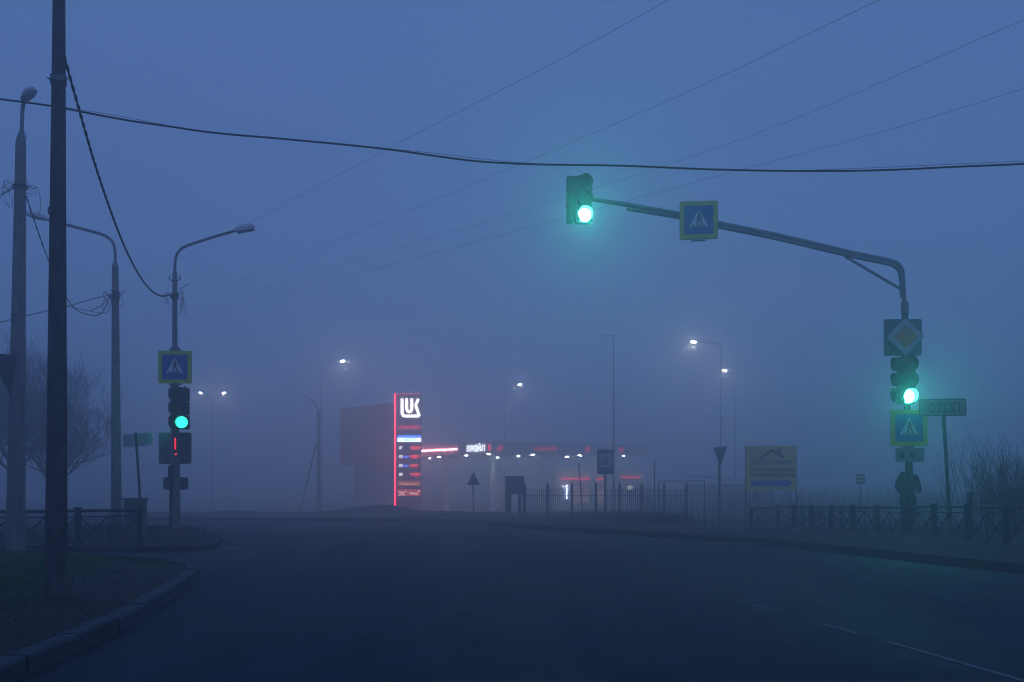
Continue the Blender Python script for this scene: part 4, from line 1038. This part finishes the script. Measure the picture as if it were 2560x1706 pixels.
E_ = [(0, 1), (1, 2), (2, 3), (3, 4), (4, 5), (5, 6), (6, 7), (3, 8), (8, 9), (9, 10), (10, 11), (3, 12), (12, 13), (13, 14), (14, 15), (0, 16), (16, 17), (17, 18), (18, 19), (0, 20), (20, 21), (21, 22), (22, 23)]
body = skin_mesh('body', N_, E_, skin, t)
# jacket as a slightly larger shell
J = [((0, 0, .90), (.20, .15)), ((0, 0, 1.12), (.185, .14)), ((0, 0, 1.30), (.205, .15)), ((0, 0, 1.44), (.16, .12)), ((0, 0, 1.50), (.085, .085)),
     ((-.19, 0, 1.42), (.10, .095)), ((-.275, .03, 1.18), (.085, .085)), ((-.255, -.12, 1.04), (.062, .062)), ((-.18, -.20, 1.03), (.05, .05)),
     ((.19, 0, 1.42), (.10, .095)), ((.275, .03, 1.18), (.085, .085)), ((.255, -.12, 1.04), (.062, .062)), ((.18, -.20, 1.03), (.05, .05)), ((0, 0, .80), (.19, .14))]
skin_mesh('jacket', J, [(0, 1), (1, 2), (2, 3), (3, 4), (3, 5), (5, 6), (6, 7), (7, 8), (3, 9), (9, 10), (10, 11), (11, 12), (0, 13)], jac, t)
T_ = [((0, 0, .95), (.17, .13)), ((-.10, 0, .82), (.12, .12)), ((-.11, -.01, .50), (.09, .09)), ((-.12, .01, .08), (.075, .075)), ((.10, 0, .82), (.12, .12)), ((.11, -.01, .50), (.09, .09)), ((.12, .01, .08), (.075, .075))]
skin_mesh('trousers', T_, [(0, 1), (1, 2), (2, 3), (0, 4), (4, 5), (5, 6)], trou, t)
skin_mesh('hair', [((0, .03, 1.64), (.075, .07)), ((0, .02, 1.72), (.082, .095)), ((0, .0, 1.765), (.06, .075))], [(0, 1), (1, 2)], hair, t)
b = MB(Matrix.Translation(base))
for e in (-.03, .03): b.disc(e, 1.665, .010, -.118, -.108, 1, 8)
b.tube([(0, -.105, 1.665), (0, -.135, 1.632), (0, -.115, 1.622)], [.008, .014, .008], 6); b.box((0, -.108, 1.595), (.045, .012, .010), 1)
for e in (-.083, .083): b.box((e, -.01, 1.655), (.015, .035, .055))
b.build('face', [skin, black_f], t)
for sx in (-1, 1):
    b = MB(Matrix.Translation(base)); c = Vector((sx*.10, -.27, 1.03))
    b.tube([c+Vector((sx*.02, .02, 0)), c+Vector((-sx*.02, 0, .0)), c+Vector((-sx*.055, -.01, 0))], [.03, .038, .032], 8, flat=.55)
    for k, (dz, l) in enumerate(((.027, .06), (.009, .07), (-.009, .065), (-.026, .05))):
        p = c+Vector((-sx*.05, -.01, dz)); b.tube([p, p+Vector((-sx*l*.5, -.012, 0)), p+Vector((-sx*l*.7, .012, 0))], [.010, .009, .007], 6)
    p = c+Vector((-sx*.005, -.005, .03)); b.tube([p, p+Vector((-sx*.03, -.015, .03)), p+Vector((-sx*.05, -.02, .025))], [.011, .010, .008], 6)
    b.build('hand', skin, t)
b = MB(Matrix.Translation(base)); b.box((-.02, -.31, 1.05), (.07, .012, .13), rot=Matrix.Rotation(R(-35), 3, 'X'))
ph = tag(b.build('phone', mat('phone_screen', (.5, .5, .5), .3, emit=(.75, .9, 1), es=.5, var=0)), 'small pale phone in the hands of the person behind the mast', 'phone')

# ------------------------------------------------------------------ haze
b = MB(); b.box((0, 152, 5.3), (320, 354, 17.6))
hz = b.build('haze', mat('haze_volume', (1, 1, 1)), smooth=False, kind='stuff')
m = MATS['haze_volume']; m.node_tree.nodes.clear()
pv = m.node_tree.nodes.new('ShaderNodeVolumePrincipled'); mo = m.node_tree.nodes.new('ShaderNodeOutputMaterial')
pv.inputs['Color'].default_value = (.965, .975, .985, 1); pv.inputs['Density'].default_value = .0165; pv.inputs['Anisotropy'].default_value = .8
m.node_tree.links.new(pv.outputs[0], mo.inputs['Volume'])
try: m.cycles.volume_sampling = 'MULTIPLE_IMPORTANCE'; m.cycles.homogeneous_volume = True
except Exception: pass
